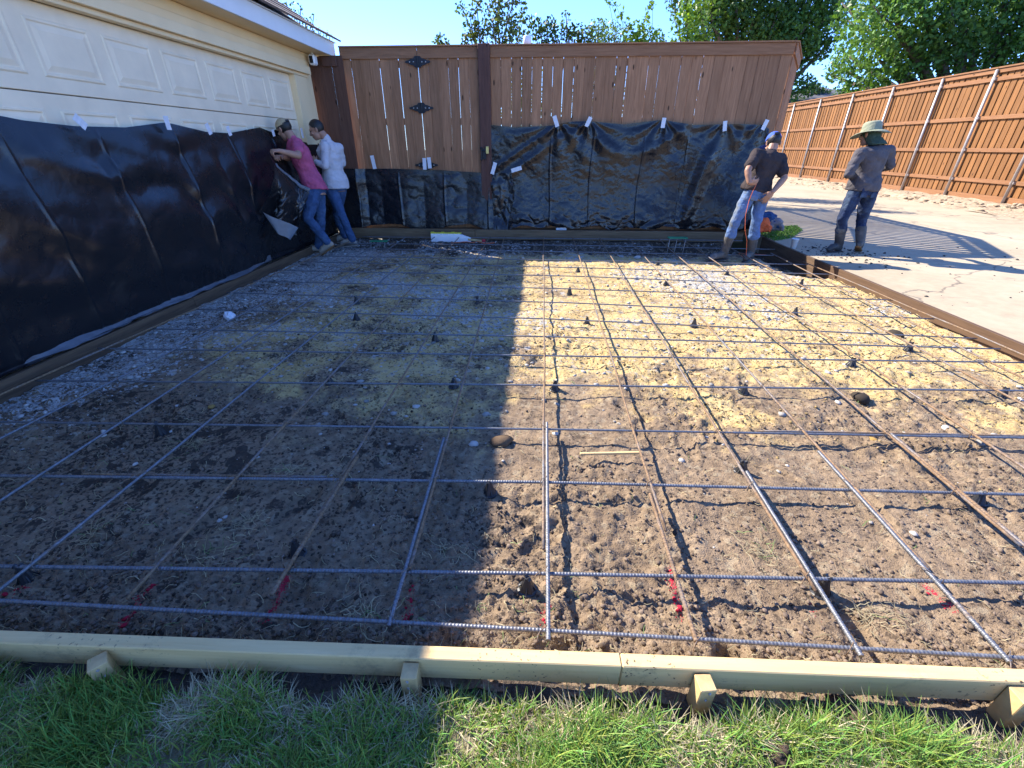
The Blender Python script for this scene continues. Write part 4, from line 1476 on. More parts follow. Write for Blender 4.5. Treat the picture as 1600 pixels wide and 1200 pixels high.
def right_fn(u, v):
    x = -0.83 + 4.33 * u
    top = np.interp(x, RTX, RTZ)
    bot = 0.15 + 0.09 * np.abs(fbm(x * 2.2, x * 0, 3, 9)) + 0.05 * np.sin(x * 5) ** 2
    bot = bot - 0.08 * smst(-0.4, -0.75, x)
    z = top + (bot - top) * v
    y = 7.995 - 0.02 - 0.10 * smst(0.5, 1, v) * (0.6 + 0.8 * fbm(x * 1.3, x * 0, 2, 3))
    fold = 0
    for tx in TRX:
        dx, dz = x - tx, (1.76 - z)
        r_ = np.hypot(dx, dz) + 0.05
        fold = fold + np.sin(np.arctan2(dx, dz + 0.05) * 10 + tx * 3) * np.exp(-r_ / 0.45)
    y -= 0.030 * fold * smst(0.0, 0.06, v)
    # big diagonal pulls from the upper left corner
    dg = (x + 0.83) * 0.62 - (z - 0.98)
    y -= 0.024 * np.exp(-((dg - 0.16) / 0.07) ** 2) * smst(1.2, 0.4, x) + 0.022 * np.exp(-((dg + 0.06) / 0.055) ** 2) * smst(0.9, 0.2, x)
    # deep swag between the tapes on the right
    y -= 0.03 * np.exp(-((z - (1.30 + 0.22 * ((x - 1.4) / 0.6) ** 2)) / 0.10) ** 2) * smst(0.5, 0.9, x) * smst(2.5, 2.0, x)
    y -= 0.09 * np.exp(-((x - 2.55 - 0.22 * (z - 1)) / 0.10) ** 2) * smst(1.65, 1.2, z) * smst(0.1, .5, z)
    y -= 0.15 * smst(2.5, 3.3, x) * smst(1.6, 0.4, z)
    y -= 0.028 * fbm(x * 1.7 + z, z * 1.6, 3, 25) + 0.011 * np.abs(fbm(x * 6 + 2 * z, z * 8, 3, 27)) * smst(0, .1, v)
    y -= 0.006 * np.abs(fbm(x * 15 - 5 * z, z * 15, 3, 29)) * smst(0, .1, v)
    y -= 0.07 * smst(0.80, 1, v) * np.abs(fbm(x * 4, v * 8, 3, 31))
    for i, xc in enumerate((0.15, 0.80, 1.58, 2.25)):
        y -= 0.018 * crease(x, xc + 0.014 * np.sin(z * 4 + i), 0.010) * smst(0.02, 0.2, v)
    y = np.minimum(y, 8.003) + 0.32 * smst(3.44, 3.52, x)
    return np.stack([x, y, z], -1)


sheet('plastic_sheet', 'tall crumpled black plastic sheet taped along the long back fence', 420, 140, right_fn)


# the overlapping piece at the post, taped down its own edge
def lap_fn(u, v):
    x = -0.79 + (0.30 + 0.05 * np.sin(v * 5)) * u
    z = 1.02 + 0.0 * u - (0.88 + 0.02 * u) * v
    y = 7.945 - 0.05 * v - 0.03 * fbm(x * 6, z * 5, 3, 3) - 0.02 * np.abs(fbm(x * 12, z * 9, 2, 8)) - 0.06 * smst(.75, 1, v)
    return np.stack([x, y, z], -1)


sheet('plastic_sheet', 'narrow crumpled black plastic strip lapped over the gate sheet beside the post', 40, 90, lap_fn)

# tape
def tape(px0, py0, px1, py1, wpx, plane, label, kind):
    fn = (lambda a, b: at(a, b, plane)) if kind == 'Y' else (lambda a, b: atx(a, b, plane))
    a, b = fn(px0, py0), fn(px1, py1)
    n_ = Vector((0, -1, 0)) if kind == 'Y' else Vector((1, 0, 0))
    d = (b - a)
    s_ = d.cross(n_).normalized() * 0.030
    vs_ = []
    k = 8
    for i in range(k + 1):
        q = a + d * (i / k) + n_ * (0.0008 * math.sin(i * 1.9) + 0.006)
        j0 = random.uniform(-0.003, 0.003)
        vs_ += [q - s_ * (1 + j0 * 10), q + s_ * (1 + j0 * 10), q - s_ * 0.98 + n_ * 0.0012, q + s_ * 0.98 + n_ * 0.0012]
    fs_ = []
    for i in range(k):
        o_ = i * 4
        fs_ += [(o_, o_ + 1, o_ + 5, o_ + 4), (o_ + 2, o_ + 6, o_ + 7, o_ + 3), (o_, o_ + 4, o_ + 6, o_ + 2), (o_ + 1, o_ + 3, o_ + 7, o_ + 5)]
    m = MB()
    c_ = (a + b) / 2
    m.add([v_ - c_ for v_ in vs_], fs_)
    tag(m.build('tape_strip', MAT['tape'], loc=c_), label, 'tape', 'pale tape strips holding the black sheets')


tl = [((114, 181), (134, 199)), ((257, 181), (264, 203)), ((321, 193), (329, 210)), ((354, 197), (360, 212)), ((425, 203), (428, 213)), ((470, 200), (473, 216))]
for i, (a, b) in enumerate(tl):
    tape(*a, *b, 9, -3.425 if i != 4 else -3.43, 'pale tape strip on the top edge of the garage door sheet, %s from the left' % ORD[i], 'X')
tr = [((866, 181), (871, 198)), ((923, 183), (916, 198)), ((1038, 184), (1035, 200)), ((1133, 189), (1132, 205)), ((1199, 187), (1191, 203))]
for i, (a, b) in enumerate(tr):
    tape(*a, *b, 8, 7.945, 'pale tape strip on the top edge of the tall back sheet, %s from the left' % ORD[i], 'Y')
for (a, b, lab) in (((581, 243), (586, 264), 'single pale tape strip on the gate sheet, nearest the man in white'), ((663, 247), (664, 265), 'left one of the two tape strips side by side on the gate sheet'),
                    ((670, 246), (672, 263), 'right one of the two tape strips side by side on the gate sheet'), ((774, 254), (769, 272), 'slanted pale tape strip on the gate sheet just right of the gate latch'),
                    ((799, 267), (815, 262), 'nearly level tape strip at the corner where the two back sheets meet'), ((806, 332), (805, 348), 'upright tape strip low on the seam between the back sheets'),
                    ((869, 359), (885, 358), 'level tape strip at the hem of the tall back sheet')):
    tape(*a, *b, 8, 7.915 if b[1] > 300 else 7.93, lab, 'Y')

# ================================================================== TREES
LT_ = np.array


def leaves(name, clumps, dens, size, c0, c1, parent, hang=0.3):
    """clumps: (x, y, z, r, squash); leaves sit in the outer part of every clump"""
    Ps, Cs, Ss = [], [], []
    for (x, y, z, r_, q) in clumps:
        n_ = int(dens * r_ ** 2)
        d_ = rng.normal(size=(n_, 3))
        d_ /= np.linalg.norm(d_, axis=1)[:, None]
        rad = r_ * (0.35 + 0.75 * rng.random(n_) ** 0.6)
        p_ = d_ * rad[:, None] * np.array([1, 1, q])
        gap = fbm(p_[:, 0] * 2.2 / r_ + x, p_[:, 1] * 2.2 / r_ + p_[:, 2] * 1.7 / r_ + y, 3, 3)
        k_ = gap > -0.22
        Ps.append(p_[k_] + np.array([x, y, z]))
        b_ = rng.random((k_.sum(), 1))
        tone = 0.75 + 0.5 * rng.random()
        Cs.append((LT_(c0) * (1 - b_) + LT_(c1) * b_) * tone)
        Ss.append(np.full(k_.sum(), size) * (0.6 + 0.8 * rng.random(k_.sum())))
    P_, C_, S_ = np.concatenate(Ps), np.concatenate(Cs), np.concatenate(Ss)
    n_ = len(P_)
    a = rng.normal(size=(n_, 3)) + np.array([0, 0, -hang])
    a /= np.linalg.norm(a, axis=1)[:, None]
    b = np.cross(a, rng.normal(size=(n_, 3)))
    b /= np.linalg.norm(b, axis=1)[:, None]
    cc_ = np.cross(a, b)
    L_, W_ = S_[:, None], S_[:, None] * 0.30
    Vv = np.stack([P_, P_ + a * L_ * 0.5 + b * W_ + cc_ * W_ * 0.3, P_ + a * L_, P_ + a * L_ * 0.5 - b * W_ + cc_ * W_ * 0.3], 1)
    F_ = (np.array([[0, 1, 2, 3]])[None] + (np.arange(n_) * 4)[:, None, None]).reshape(-1, 4)
    return put(name, mesh_np(name, Vv.reshape(-1, 3), F_, MAT['leaf'], False, {'col': np.repeat(np.concatenate([C_, np.ones((n_, 1))], 1), 4, 0)}), parent)


def tree(label, base, clumps, dens, size, c0, c1, cat='tree', trunk_r=0.12, name='garden_tree', group=None):
    t_ = thing(name, label, cat, base, group)
    bx_ = Vector(base)
    cl = [(c_[0] - bx_.x, c_[1] - bx_.y, c_[2] - bx_.z, c_[3], c_[4] if len(c_) > 4 else 1) for c_ in clumps]
    m = MB()
    top = max(c_[2] for c_ in cl)
    hub = Vector((0, 0, min(c_[2] for c_ in cl) * 0.55))
    m.tube([(0, 0, 0), hub * 0.5 + Vector((0.05, 0, 0)), hub], [trunk_r * 1.25, trunk_r, trunk_r * 0.85], 9)
    for c_ in cl:
        e = Vector(c_[:3])
        mid = hub.lerp(e, 0.55) + Vector((random.uniform(-.2, .2), random.uniform(-.2, .2), 0.15 * c_[3]))
        m.tube([hub, mid, e, e + (e - mid) * 0.5 * c_[3]], [trunk_r * 0.55, trunk_r * 0.35, trunk_r * 0.18, 0.006], 6)
    m.build('trunk', MAT['bark'], t_, True)
    leaves('crown', cl, dens, size, c0, c1, t_)
    return t_


def px_clumps(lst, Y0):
    """sight-line centres set at real depths: (px, py, r px, dY)"""
    out = []
    for (px, py, rp, dy) in lst:
        p_ = at(px, py, Y0 + dy)
        zc = (p_.y * _cy - p_.x * _sy) * _c - (p_.z - CAM_H) * _s
        out.append((p_.x, p_.y, p_.z, rp * zc / F_PX, random.uniform(0.75, 1.05)))
    return out


G0, G1 = (0.040, 0.095, 0.018), (0.10, 0.19, 0.036)
Y0_, Y1_ = (0.10, 0.19, 0.018), (0.17, 0.28, 0.03)
cl = px_clumps([(735, 30, 14, 0), (722, 12, 11, .2), (748, 48, 15, -.2), (740, 62, 18, 0), (760, 60, 22, .3), (775, 15, 20, 0), (800, 20, 22, .4), (785, 45, 24, 0), (815, 40, 18, .5), (800, 62, 22, 0), (778, -10, 20, .3), (805, -8, 18, 0), (745, 8, 10, 0), (730, 60, 12, 0), (770, 36, 16, -.3)], 11)
tree('loose many stemmed tree with reddish shoot tips above the gate post', (-1.0, 11.0, 0.05), cl, 2300, 0.075, (0.035, 0.07, 0.022), (0.11, 0.15, 0.045), trunk_r=0.05)
cl = px_clumps([(842, 42, 15, 0), (855, 50, 18, 0), (838, 62, 16, 0), (862, 36, 10, .2), (865, 62, 14, 0)], 12)
tree('small dark rounded tree right behind the pale vent pipe', (0.3, 12.0, 0.05), cl, 2600, 0.075, (0.020, 0.05, 0.012), (0.06, 0.11, 0.03), trunk_r=0.05)
cl = px_clumps([(885, 30, 7, 0), (888, 50, 15, 0), (905, 52, 16, 0), (922, 58, 14, .2), (895, 64, 16, 0), (915, 66, 14, 0), (884, 18, 4, 0)], 12)
tree('dark green bush with a pointed shoot above the middle of the fence', (1.0, 12.0, 0.05), cl, 2600, 0.075, (0.030, 0.065, 0.012), (0.08, 0.13, 0.03), cat='bush', trunk_r=0.04, name='garden_bush')
cl = px_clumps([(935, 45, 14, 0), (950, 50, 20, .5), (935, 62, 16, 0), (960, 62, 18, 0)], 14)
tree('pale green feathery bush between the dark bush and the yellow one', (1.9, 14.0, 0.05), cl, 2600, 0.07, (0.085, 0.16, 0.035), (0.15, 0.23, 0.09), cat='bush', trunk_r=0.04, name='garden_bush')
cl = px_clumps([(985, 55, 16, 0), (1005, 52, 17, 0), (1020, 62, 16, 0), (990, 66, 16, 0), (1030, 66, 12, 0), (978, 40, 9, 0), (1008, 30, 7, .1), (1012, 14, 7, .1), (970, 22, 6, 0), (955, 6, 7, 0), (1020, 2, 8, .1), (964, 12, 5, 0), (1004, 42, 8, 0), (950, -6, 6, 0)], 13.8)
tree('bright yellow green bush with thin sparse shoots rising above the fence', (2.7, 13.8, 0.05), cl, 1700, 0.10, Y0_, Y1_, cat='bush', trunk_r=0.02, name='garden_bush')
cl = px_clumps([(1075, 30, 20, 0), (1085, 50, 20, 0), (1062, 60, 16, 0), (1095, 15, 16, 0), (1072, 8, 12, 0), (1100, 62, 14, 0), (1055, 35, 9, 0), (1080, 66, 14, 0)], 13.8)
tree('bright yellow green young tree before the big dark crown', (4.1, 13.8, 0.05), cl, 1900, 0.10, Y0_, Y1_, trunk_r=0.04)
cl = px_clumps([(1060, 5, 18, 1), (1100, 0, 35, 0), (1130, 35, 35, 0), (1160, -10, 45, .5), (1175, 35, 40, -.5), (1210, 10, 45, 0), (1225, 45, 40, .5), (1250, 20, 40, 0), (1245, 75, 26, 0), (1236, 105, 20, 0), (1135, 65, 25, 0),
                (1190, 65, 30, 1), (1280, 40, 36, -.5), (1275, 78, 22, 0), (1260, 135, 18, .5), (1240, 142, 20, 0), (1120, -40, 45, 0), (1200, -50, 55, 0), (1270, -40, 50, .5), (1300, 12, 32, 0), (1095, 35, 24, .6), (1295, 70, 14, 0), (1150, 8, 40, -1), (1205, 50, 36, -1), (1250, 55, 34, -1), (1110, 20, 34, -1)], 31)
tree('big dense dark green shade tree behind the corner of the back fence', (11.9, 31.0, 0.05), cl, 620, 0.20, G0, G1, trunk_r=0.35)
cl = px_clumps([(1330, 90, 26, 4), (1350, 55, 36, 2), (1380, 100, 34, 1), (1340, 120, 26, 4), (1390, 40, 45, 0), (1420, 85, 40, .5), (1440, 20, 55, 0), (1465, 80, 42, 0), (1490, 45, 50, -.5), (1520, 80, 40, 0), (1540, 20, 55, .5),
                (1560, 65, 46, 0), (1590, 30, 55, 0), (1610, 75, 40, 0), (1380, 0, 40, .5), (1330, 20, 26, 4), (1420, -40, 50, 0), (1500, -40, 60, 0), (1580, -45, 60, 0), (1640, 10, 60, 0), (1660, 80, 45, 0), (1310, 105, 16, 5.5), (1320, 143, 14, 5.5), (1360, 138, 22, 3), (1300, 118, 10, 6)], 19)
tree('broad green shade tree overhanging the orange fence on the right', (15.0, 19.5, 0.05), cl, 1150, 0.15, (0.045, 0.115, 0.02), (0.13, 0.25, 0.05), trunk_r=0.3)
cl = px_clumps([(1275, 140, 10, 0), (1262, 150, 14, 0), (1290, 146, 8, 0)], 33)
tree('small distant round green tree in the gap left of the far roof', (12.5, 33.0, 0.05), cl, 700, 0.22, (0.05, 0.10, 0.03), (0.09, 0.15, 0.05), trunk_r=0.12)
cl = px_clumps([(690, 60, 9, 0), (696, 68, 9, 0), (684, 70, 7, 0)], 13)
tree('tiny green tree top peeping over the gate', (-2.7, 13.0, 0.05), cl, 1300, 0.11, (0.05, 0.09, 0.03), (0.11, 0.15, 0.05), trunk_r=0.03)
cl = px_clumps([(462, 25, 13, 0), (480, 35, 13, 0), (498, 48, 12, 0), (515, 60, 9, 0), (448, 10, 13, 0), (470, 12, 6, 0), (490, 25, 5, 0), (455, 40, 20, .5), (480, 55, 20, .5)], 13)
tree('wispy bluish green tree top showing over the garage roof', (-6.0, 13.0, 0.05), cl, 900, 0.07, (0.05, 0.085, 0.04), (0.10, 0.14, 0.07), trunk_r=0.05)
# shrubs close behind the fence: what shows through the gaps
for (x, y, lab) in ((-0.2, 14.6, 'sunny shrub seen through the gaps of the long fence near the post'), (2.2, 14.4, 'sunny shrub seen through the gaps in the middle of the long fence'), (4.6, 14.8, 'sunny shrub seen through the gaps at the right of the long fence')):
    cl = [(x + random.uniform(-.9, .9), y + random.uniform(-.3, .3), z, 0.62, 1) for z in (0.9, 1.5, 2.1, 2.7) for _ in (0, 1, 2)]
    tree(lab, (x, y, 0.05), cl, 1500, 0.08, (0.07, 0.14, 0.02), (0.15, 0.24, 0.05), cat='shrub', trunk_r=0.03, name='shrub', group='shrubs behind the fence')

# neighbour's roof beyond the right fence
hr = thing('neighbour_house', 'neighbouring house whose grey roof edge just shows over the orange fence', 'house', (17, 34, 0))
MB().box(-3.0, 3, -3, 4, 0, 3.55).build('wall', MAT['cream'], hr)
m = MB()
m.add([(-3.6, -3.5, 3.5), (3.6, -3.5, 3.5), (3.6, 4.5, 3.5), (-3.6, 4.5, 3.5), (-0.2, 0.5, 4.75), (0.2, 0.5, 4.75)], [(0, 1, 5, 4), (1, 2, 5), (2, 3, 4, 5), (3, 0, 4), (3, 2, 1, 0)])
m.build('roof', simple('grey roof', (0.10, 0.10, 0.11), 0.9, 0.2, 10), hr)
p = at(824, 56, 8.45)
vp = thing('vent_pipe', 'white plastic pipe end standing just above the fence top', 'pipe', (p.x, 8.45, 0))
MB().tube([(0, 0, 0.05), (0, 0, p.z - 0.13)], 0.05, 14).build('pipe', MAT['white_pl'], vp, True)
MB().tube([(0, 0, p.z - 0.16), (0, 0, p.z - 0.01), (0, 0, p.z)], [0.063, 0.063, 0.055], 16).build('cap', MAT['white_pl'], vp, True)

# ================================================================== PEOPLE
def melt(mb, name, mat, parent, voxel, it=4, fold=0.0, fs=9.0, seed=0):
    """fuse overlapping shapes into one continuous surface"""
    me = mb.mesh('tmp')
    ob = bpy.data.objects.new('tmp', me)
    C.objects.link(ob)
    r_ = ob.modifiers.new('r', 'REMESH')
    r_.mode = 'VOXEL'
    r_.voxel_size = voxel
    s_ = ob.modifiers.new('s', 'SMOOTH')
    s_.factor = 0.5
    s_.iterations = it
    dg = bpy.context.evaluated_depsgraph_get()
    m2 = bpy.data.meshes.new_from_object(ob.evaluated_get(dg))
    bpy.data.objects.remove(ob)
    bpy.data.meshes.remove(me)
    m2.name = name
    n_ = len(m2.vertices)
    if fold:
        co = np.empty(n_ * 3, np.float32)
        no = np.empty(n_ * 3, np.float32)
        m2.vertices.foreach_get('co', co)
        m2.vertex_normals.foreach_get('vector', no)
        co, no = co.reshape(-1, 3), no.reshape(-1, 3)
        q = co.astype(float)
        d_ = fbm(q[:, 0] * fs + q[:, 2] * fs * 1.3, q[:, 1] * fs - q[:, 2] * fs * 0.9, 3, seed)
        d_ = 0.6 * d_ + 0.8 * (np.abs(fbm(q[:, 0] * fs * .8 - q[:, 2] * fs * .7 + 3, q[:, 1] * fs * .8 + q[:, 2] * fs * 1.2, 2, seed + 5)) - 0.15)
        co = co + no * (d_ * fold)[:, None]
        m2.vertices.foreach_set('co', co.astype(np.float32).ravel())
    m2.polygons.foreach_set('use_smooth', [True] * len(m2.polygons))
    m2.materials.clear()
    m2.materials.append(mat)
    return put(name, m2, parent)


def frame(f, up):
    f = Vector(f).normalized()
    r_ = f.cross(Vector(up)).normalized()
    u = r_.cross(f)
    return Matrix(((r_.x, f.x, u.x), (r_.y, f.y, u.y), (r_.z, f.z, u.z)))


def hand(mb, wr, tip, palm_n, curl=0.5, thumb=1):
    """palm with four unequal bent fingers and a thumb from its side"""
    wr, tip = Vector(wr), Vector(tip)
    d = (tip - wr).normalized()
    n_ = Vector(palm_n)
    n_ = (n_ - d * n_.dot(d)).normalized()      # the way the palm faces
    s_ = d.cross(n_).normalized()
    mid = wr + d * 0.048
    Mx = Matrix((s_, d, n_)).transposed()
    mb.ell(mid, 0.041, 0.052, 0.017, Mx, 12, 8)
    mb.limb([wr, wr + d * 0.03], [0.026, 0.022])
    for k, ln in enumerate((0.066, 0.078, 0.074, 0.058)):
        b = wr + d * (0.088 - 0.004 * abs(k - 1.4)) + s_ * (0.0305 - 0.0203 * k)
        q = b
        pts = [b - d * 0.022, b]
        an = 0.25 * curl
        for f_ in (0.45, 0.31, 0.24):
            an += curl * 0.75
            q = q + (d * math.cos(an) + n_ * math.sin(an)) * ln * f_ + s_ * (0.0015 * (1.5 - k))
            pts.append(q)
        mb.limb(pts, [0.0092, 0.0092, 0.0086, 0.008, 0.0068])
    b = wr + d * 0.03 + s_ * thumb * 0.030
    e1 = b + (d * 0.6 + s_ * thumb * 0.65 + n_ * 0.45).normalized() * 0.036
    e2 = e1 + (d * 0.85 + s_ * thumb * 0.2 + n_ * 0.5).normalized() * 0.030
    mb.limb([b, e1, e2], [0.0135, 0.0105, 0.0085])


def head_shapes(mb, M_, c):
    T = lambda x, y, z: Vector(c) + M_ @ Vector((x, y, z))
    mb.ell(T(0, -0.012, 0.032), 0.076, 0.097, 0.088, M_, 18, 12)          # skull
    mb.ell(T(0, 0.030, -0.040), 0.061, 0.066, 0.078, M_, 16, 10)          # face
    mb.ell(T(0, 0.058, -0.092), 0.032, 0.030, 0.026, M_, 12, 8)           # chin
    mb.ell(T(0, 0.082, 0.028), 0.052, 0.016, 0.014, M_, 12, 8)            # brow
    mb.limb([T(0, 0.092, 0.014), T(0, 0.110, -0.028)], [0.009, 0.015])    # nose
    mb.ell(T(0, 0.099, -0.036), 0.019, 0.012, 0.010, M_, 10, 6)
    for z in (-0.062, -0.073):                                            # lips
        mb.ell(T(0, 0.088, z), 0.025, 0.010, 0.006, M_, 10, 6)
    for s_ in (-1, 1):
        mb.ell(T(s_ * 0.045, 0.070, -0.022), 0.022, 0.018, 0.018, M_, 10, 6)
        mb.ell(T(s_ * 0.080, -0.012, -0.008), 0.009, 0.020, 0.033, M_, 10, 8)   # ears
        mb.ell(T(s_ * 0.087, -0.022, 0.004), 0.006, 0.011, 0.020, M_, 8, 6)


def dome(mb, M_, c, rx, ry, rz, cut=0.0, nu=22, nv=8, off=(0, 0, 0), th=0.006):
    """cap crown: upper part of an ellipsoid with thickness"""
    o_ = len(mb.v)
    for sh in (0, th):
        for j in range(nv + 1):
            t_ = (math.pi / 2 + cut) * j / nv
            for i in range(nu):
                a = 2 * math.pi * i / nu
                p_ = Vector(((rx - sh) * math.sin(t_) * math.cos(a), (ry - sh) * math.sin(t_) * math.sin(a), (rz - sh) * math.cos(t_))) + Vector(off)
                mb.v.append(tuple(Vector(c) + M_ @ p_))
    L_ = (nv + 1) * nu
    for j in range(nv):
        for i in range(nu):
            a, b = j * nu + i, j * nu + (i + 1) % nu
            mb.f.append((o_ + a, o_ + a + nu, o_ + b + nu, o_ + b))
            mb.f.append((o_ + L_ + a, o_ + L_ + b, o_ + L_ + b + nu, o_ + L_ + a + nu))
    for i in range(nu):
        a, b = nv * nu + i, nv * nu + (i + 1) % nu
        mb.f.append((o_ + a, o_ + L_ + a, o_ + L_ + b, o_ + b))


def brim(mb, M_, c, r0, r1, z0, z1, a0, a1, n_=22, th=0.005, off=(0, 0, 0), sy=1.15, wave=0.0):
    o_ = len(mb.v)
    for i in range(n_ + 1):
        a = a0 + (a1 - a0) * i / n_
        for (r_, z) in ((r0, z0), ((r0 + r1) / 2, (z0 + z1) / 2 + 0.004), (r1, z1 + wave * math.sin(2 * a + 1))):
            for t_ in (0, -th):
                mb.v.append(tuple(Vector(c) + M_ @ (Vector((r_ * math.cos(a), r_ * sy * math.sin(a), z + t_)) + Vector(off))))
    for i in range(n_):
        a, b = o_ + i * 6, o_ + i * 6 + 6
        for k in (0, 2):
            mb.f.append((a + k, a + k + 2, b + k + 2, b + k))
            mb.f.append((a + k + 1, b + k + 1, b + k + 3, a + k + 3))
        mb.f.append((a + 4, a + 5, b + 5, b + 4))
        mb.f.append((a, b, b + 1, a + 1))


def person(label, base, J, sp, ground):
    base = Vector(base)
    t_ = thing('person', label, 'person', base)
    J = {k: (Vector(v_) - base) for k, v_ in J.items()}
    side_s = (J['shR'] - J['shL'])
    side_h = (J['hipR'] - J['hipL']).normalized()
    ss = side_s.normalized()
    spine = (J['neck'] - J['pel'])
    up = spine.normalized()
    ch = J['pel'] + spine * 0.72
    fw_s = up.cross(ss).normalized()
    fw_h = Vector((0, 0, 1)).cross(side_h).normalized()
    wd = side_s.length / 2
    g = sp.get('girth', 1.0)

    def torso(mb, e, lo=-0.10):
        k_ = 0.020 if e > 0 else 0
        rings = [(J['pel'] + up * lo, side_h * (0.158 * g + e + k_), fw_h * (0.118 * g + e + k_)),
                 (J['pel'] + spine * 0.10, side_h * (0.160 * g + e + k_), fw_h * (0.114 * g + e + k_)),
                 (J['pel'] + spine * 0.33, side_h.lerp(ss, 0.4).normalized() * (0.142 * g + e), fw_s * (0.102 * g + e)),
                 (J['pel'] + spine * 0.55, ss * (0.155 * g + e), fw_s * (0.112 * g + e)),
                 (J['pel'] + spine * 0.74, ss * (0.170 * g + e), fw_s * (0.115 * g + e)),
                 (J['pel'] + spine * 0.88, ss * (wd * 0.86 + e), fw_s * (0.095 * g + e)),
                 (J['neck'] - up * 0.015, ss * (0.080 + e), fw_s * (0.062 + e))]
        mb.loft(rings, 20)
        for s_ in ('shL', 'shR'):
            mb.limb([J['pel'] + spine * 0.80, J[s_]], [0.075 + e, 0.062 + e])

    # ---- body
    b = MB()
    torso(b, -0.026)
    Mh = frame(J['face'] + base, J.get('hup', Vector((0, 0, 1))) if 'hup' not in J else J['hup'] + base)
    hc = J['head']
    head_shapes(b, Mh, hc)
    b.limb([J['neck'] - up * 0.03, J['neck'].lerp(hc, 0.5) + Mh @ Vector((0, -0.02, 0)), hc + Mh @ Vector((0, -0.025, -0.03))], [0.062, 0.056, 0.055])
    for s_ in 'LR':
        b.limb([J['sh' + s_], J['sh' + s_].lerp(J['el' + s_], 0.5), J['el' + s_], J['el' + s_].lerp(J['wr' + s_], 0.35), J['wr' + s_]], [0.052, 0.047, 0.039, 0.040, 0.027])
        hand(b, J['wr' + s_], J['ha' + s_], sp['palm' + s_], sp.get('curl' + s_, 0.6), sp.get('thumb' + s_, 1))
        b.limb([J['hip' + s_], J['hip' + s_].lerp(J['kn' + s_], 0.5), J['kn' + s_], J['kn' + s_].lerp(J['an' + s_], 0.35), J['an' + s_]], [0.070, 0.062, 0.046, 0.046, 0.034])
        b.limb([J['an' + s_], J['an' + s_].lerp(J['to' + s_], 0.6)], [0.036, 0.028])
    body = melt(b, 'body', MAT[sp.get('skin', 'skin')], t_, 0.0062, 3)
    for s_ in (-1, 1):
        MB().ell(hc + Mh @ Vector((s_ * 0.030, 0.084, 0.006)), 0.012, 0.009, 0.008, Mh, 10, 7).build('eye', MAT['eye'], body, True)
    # ---- hair: thin shell over the back and top of the skull
    h = MB()
    if sp.get('hair', True):
        rise = sp.get('hair_rise', 0.0)
        nu_, nv_ = 56, 40
        idx = {}
        for j_ in range(nv_ + 1):
            th_ = math.pi * j_ / nv_
            for i_ in range(nu_):
                a_ = 2 * math.pi * i_ / nu_
                q_ = Vector((0.0815 * math.sin(th_) * math.cos(a_), -0.014 + 0.102 * math.sin(th_) * math.sin(a_), 0.032 + (0.094 + (rise if th_ < 1.2 else 0)) * math.cos(th_)))
                edge = 0.006 * math.sin(a_ * 9) + 0.004 * math.sin(a_ * 23)
                if rise:
                    ok = q_.z > (-0.055 if q_.y < -0.02 else 0.0 + 1.05 * max(0, q_.y + 0.005)) + edge and q_.z > -0.06
                else:
                    ok = q_.z > -0.052 + edge and q_.z < 0.055 and q_.y < 0.012
                if ok:
                    jit = 1 + random.uniform(-0.012, 0.018)
                    idx[(i_, j_)] = len(h.v)
                    h.v.append(tuple(hc + Mh @ Vector((q_.x * jit, q_.y * jit, 0.032 + (q_.z - 0.032) * jit))))
        for j_ in range(nv_):
            for i_ in range(nu_):
                k4 = [(i_, j_), (i_, j_ + 1), ((i_ + 1) % nu_, j_ + 1), ((i_ + 1) % nu_, j_)]
                if all(k_ in idx for k_ in k4):
                    h.f.append(tuple(idx[k_] for k_ in k4))
        h.build('hair', MAT['hair'], t_, True)
    # ---- shirt
    s = MB()
    torso(s, 0.012, sp.get('hem', -0.09))
    for k in 'LR':
        if sp['sleeve'] == 'short':
            e = J['sh' + k].lerp(J['el' + k], 0.66)
            s.limb([J['sh' + k], J['sh' + k].lerp(e, 0.6), e], [0.070, 0.068, 0.072])
        else:
            s.limb([J['sh' + k], J['sh' + k].lerp(J['el' + k], 0.5), J['el' + k], J['el' + k].lerp(J['wr' + k], 0.5), J['wr' + k]], [0.070, 0.062, 0.053, 0.047, 0.038])
    s.limb([J['neck'] - up * 0.02, J['neck'] + (hc - J['neck']).normalized() * 0.012], [0.070, 0.064])
    shirt = melt(s, 'shirt', MAT[sp['shirt']], t_, 0.0105, 3, 0.020, 9, seed=sp['seed'])
    # ---- trousers
    j = MB()
    j.loft([(J['pel'] - Vector((0, 0, 0.09)), side_h * (0.148 * g), fw_h * (0.112 * g)), (J['pel'] + up * 0.0, side_h * (0.158 * g), fw_h * (0.116 * g)), (J['pel'] + up * 0.06, side_h * (0.146 * g), fw_h * (0.102 * g))], 20)
    j.limb([J['pel'] + side_h * 0.07 - fw_h * 0.045, J['pel'] - side_h * 0.07 - fw_h * 0.045], [0.088 * g, 0.088 * g])
    cut = sp.get('jean_end', 0.97)
    for k in 'LR':
        kn, an, hp = J['kn' + k], J['an' + k], J['hip' + k]
        j.limb([hp, hp.lerp(kn, 0.5), kn, kn.lerp(an, cut * 0.5), kn.lerp(an, cut)], [0.094 * g, 0.083 * g, 0.066, 0.062, sp.get('cuff', 0.058)])
    jeans = melt(j, 'jeans', MAT[sp['jeans']], t_, 0.0105, 3, 0.016, 10, seed=sp['seed'] + 3)
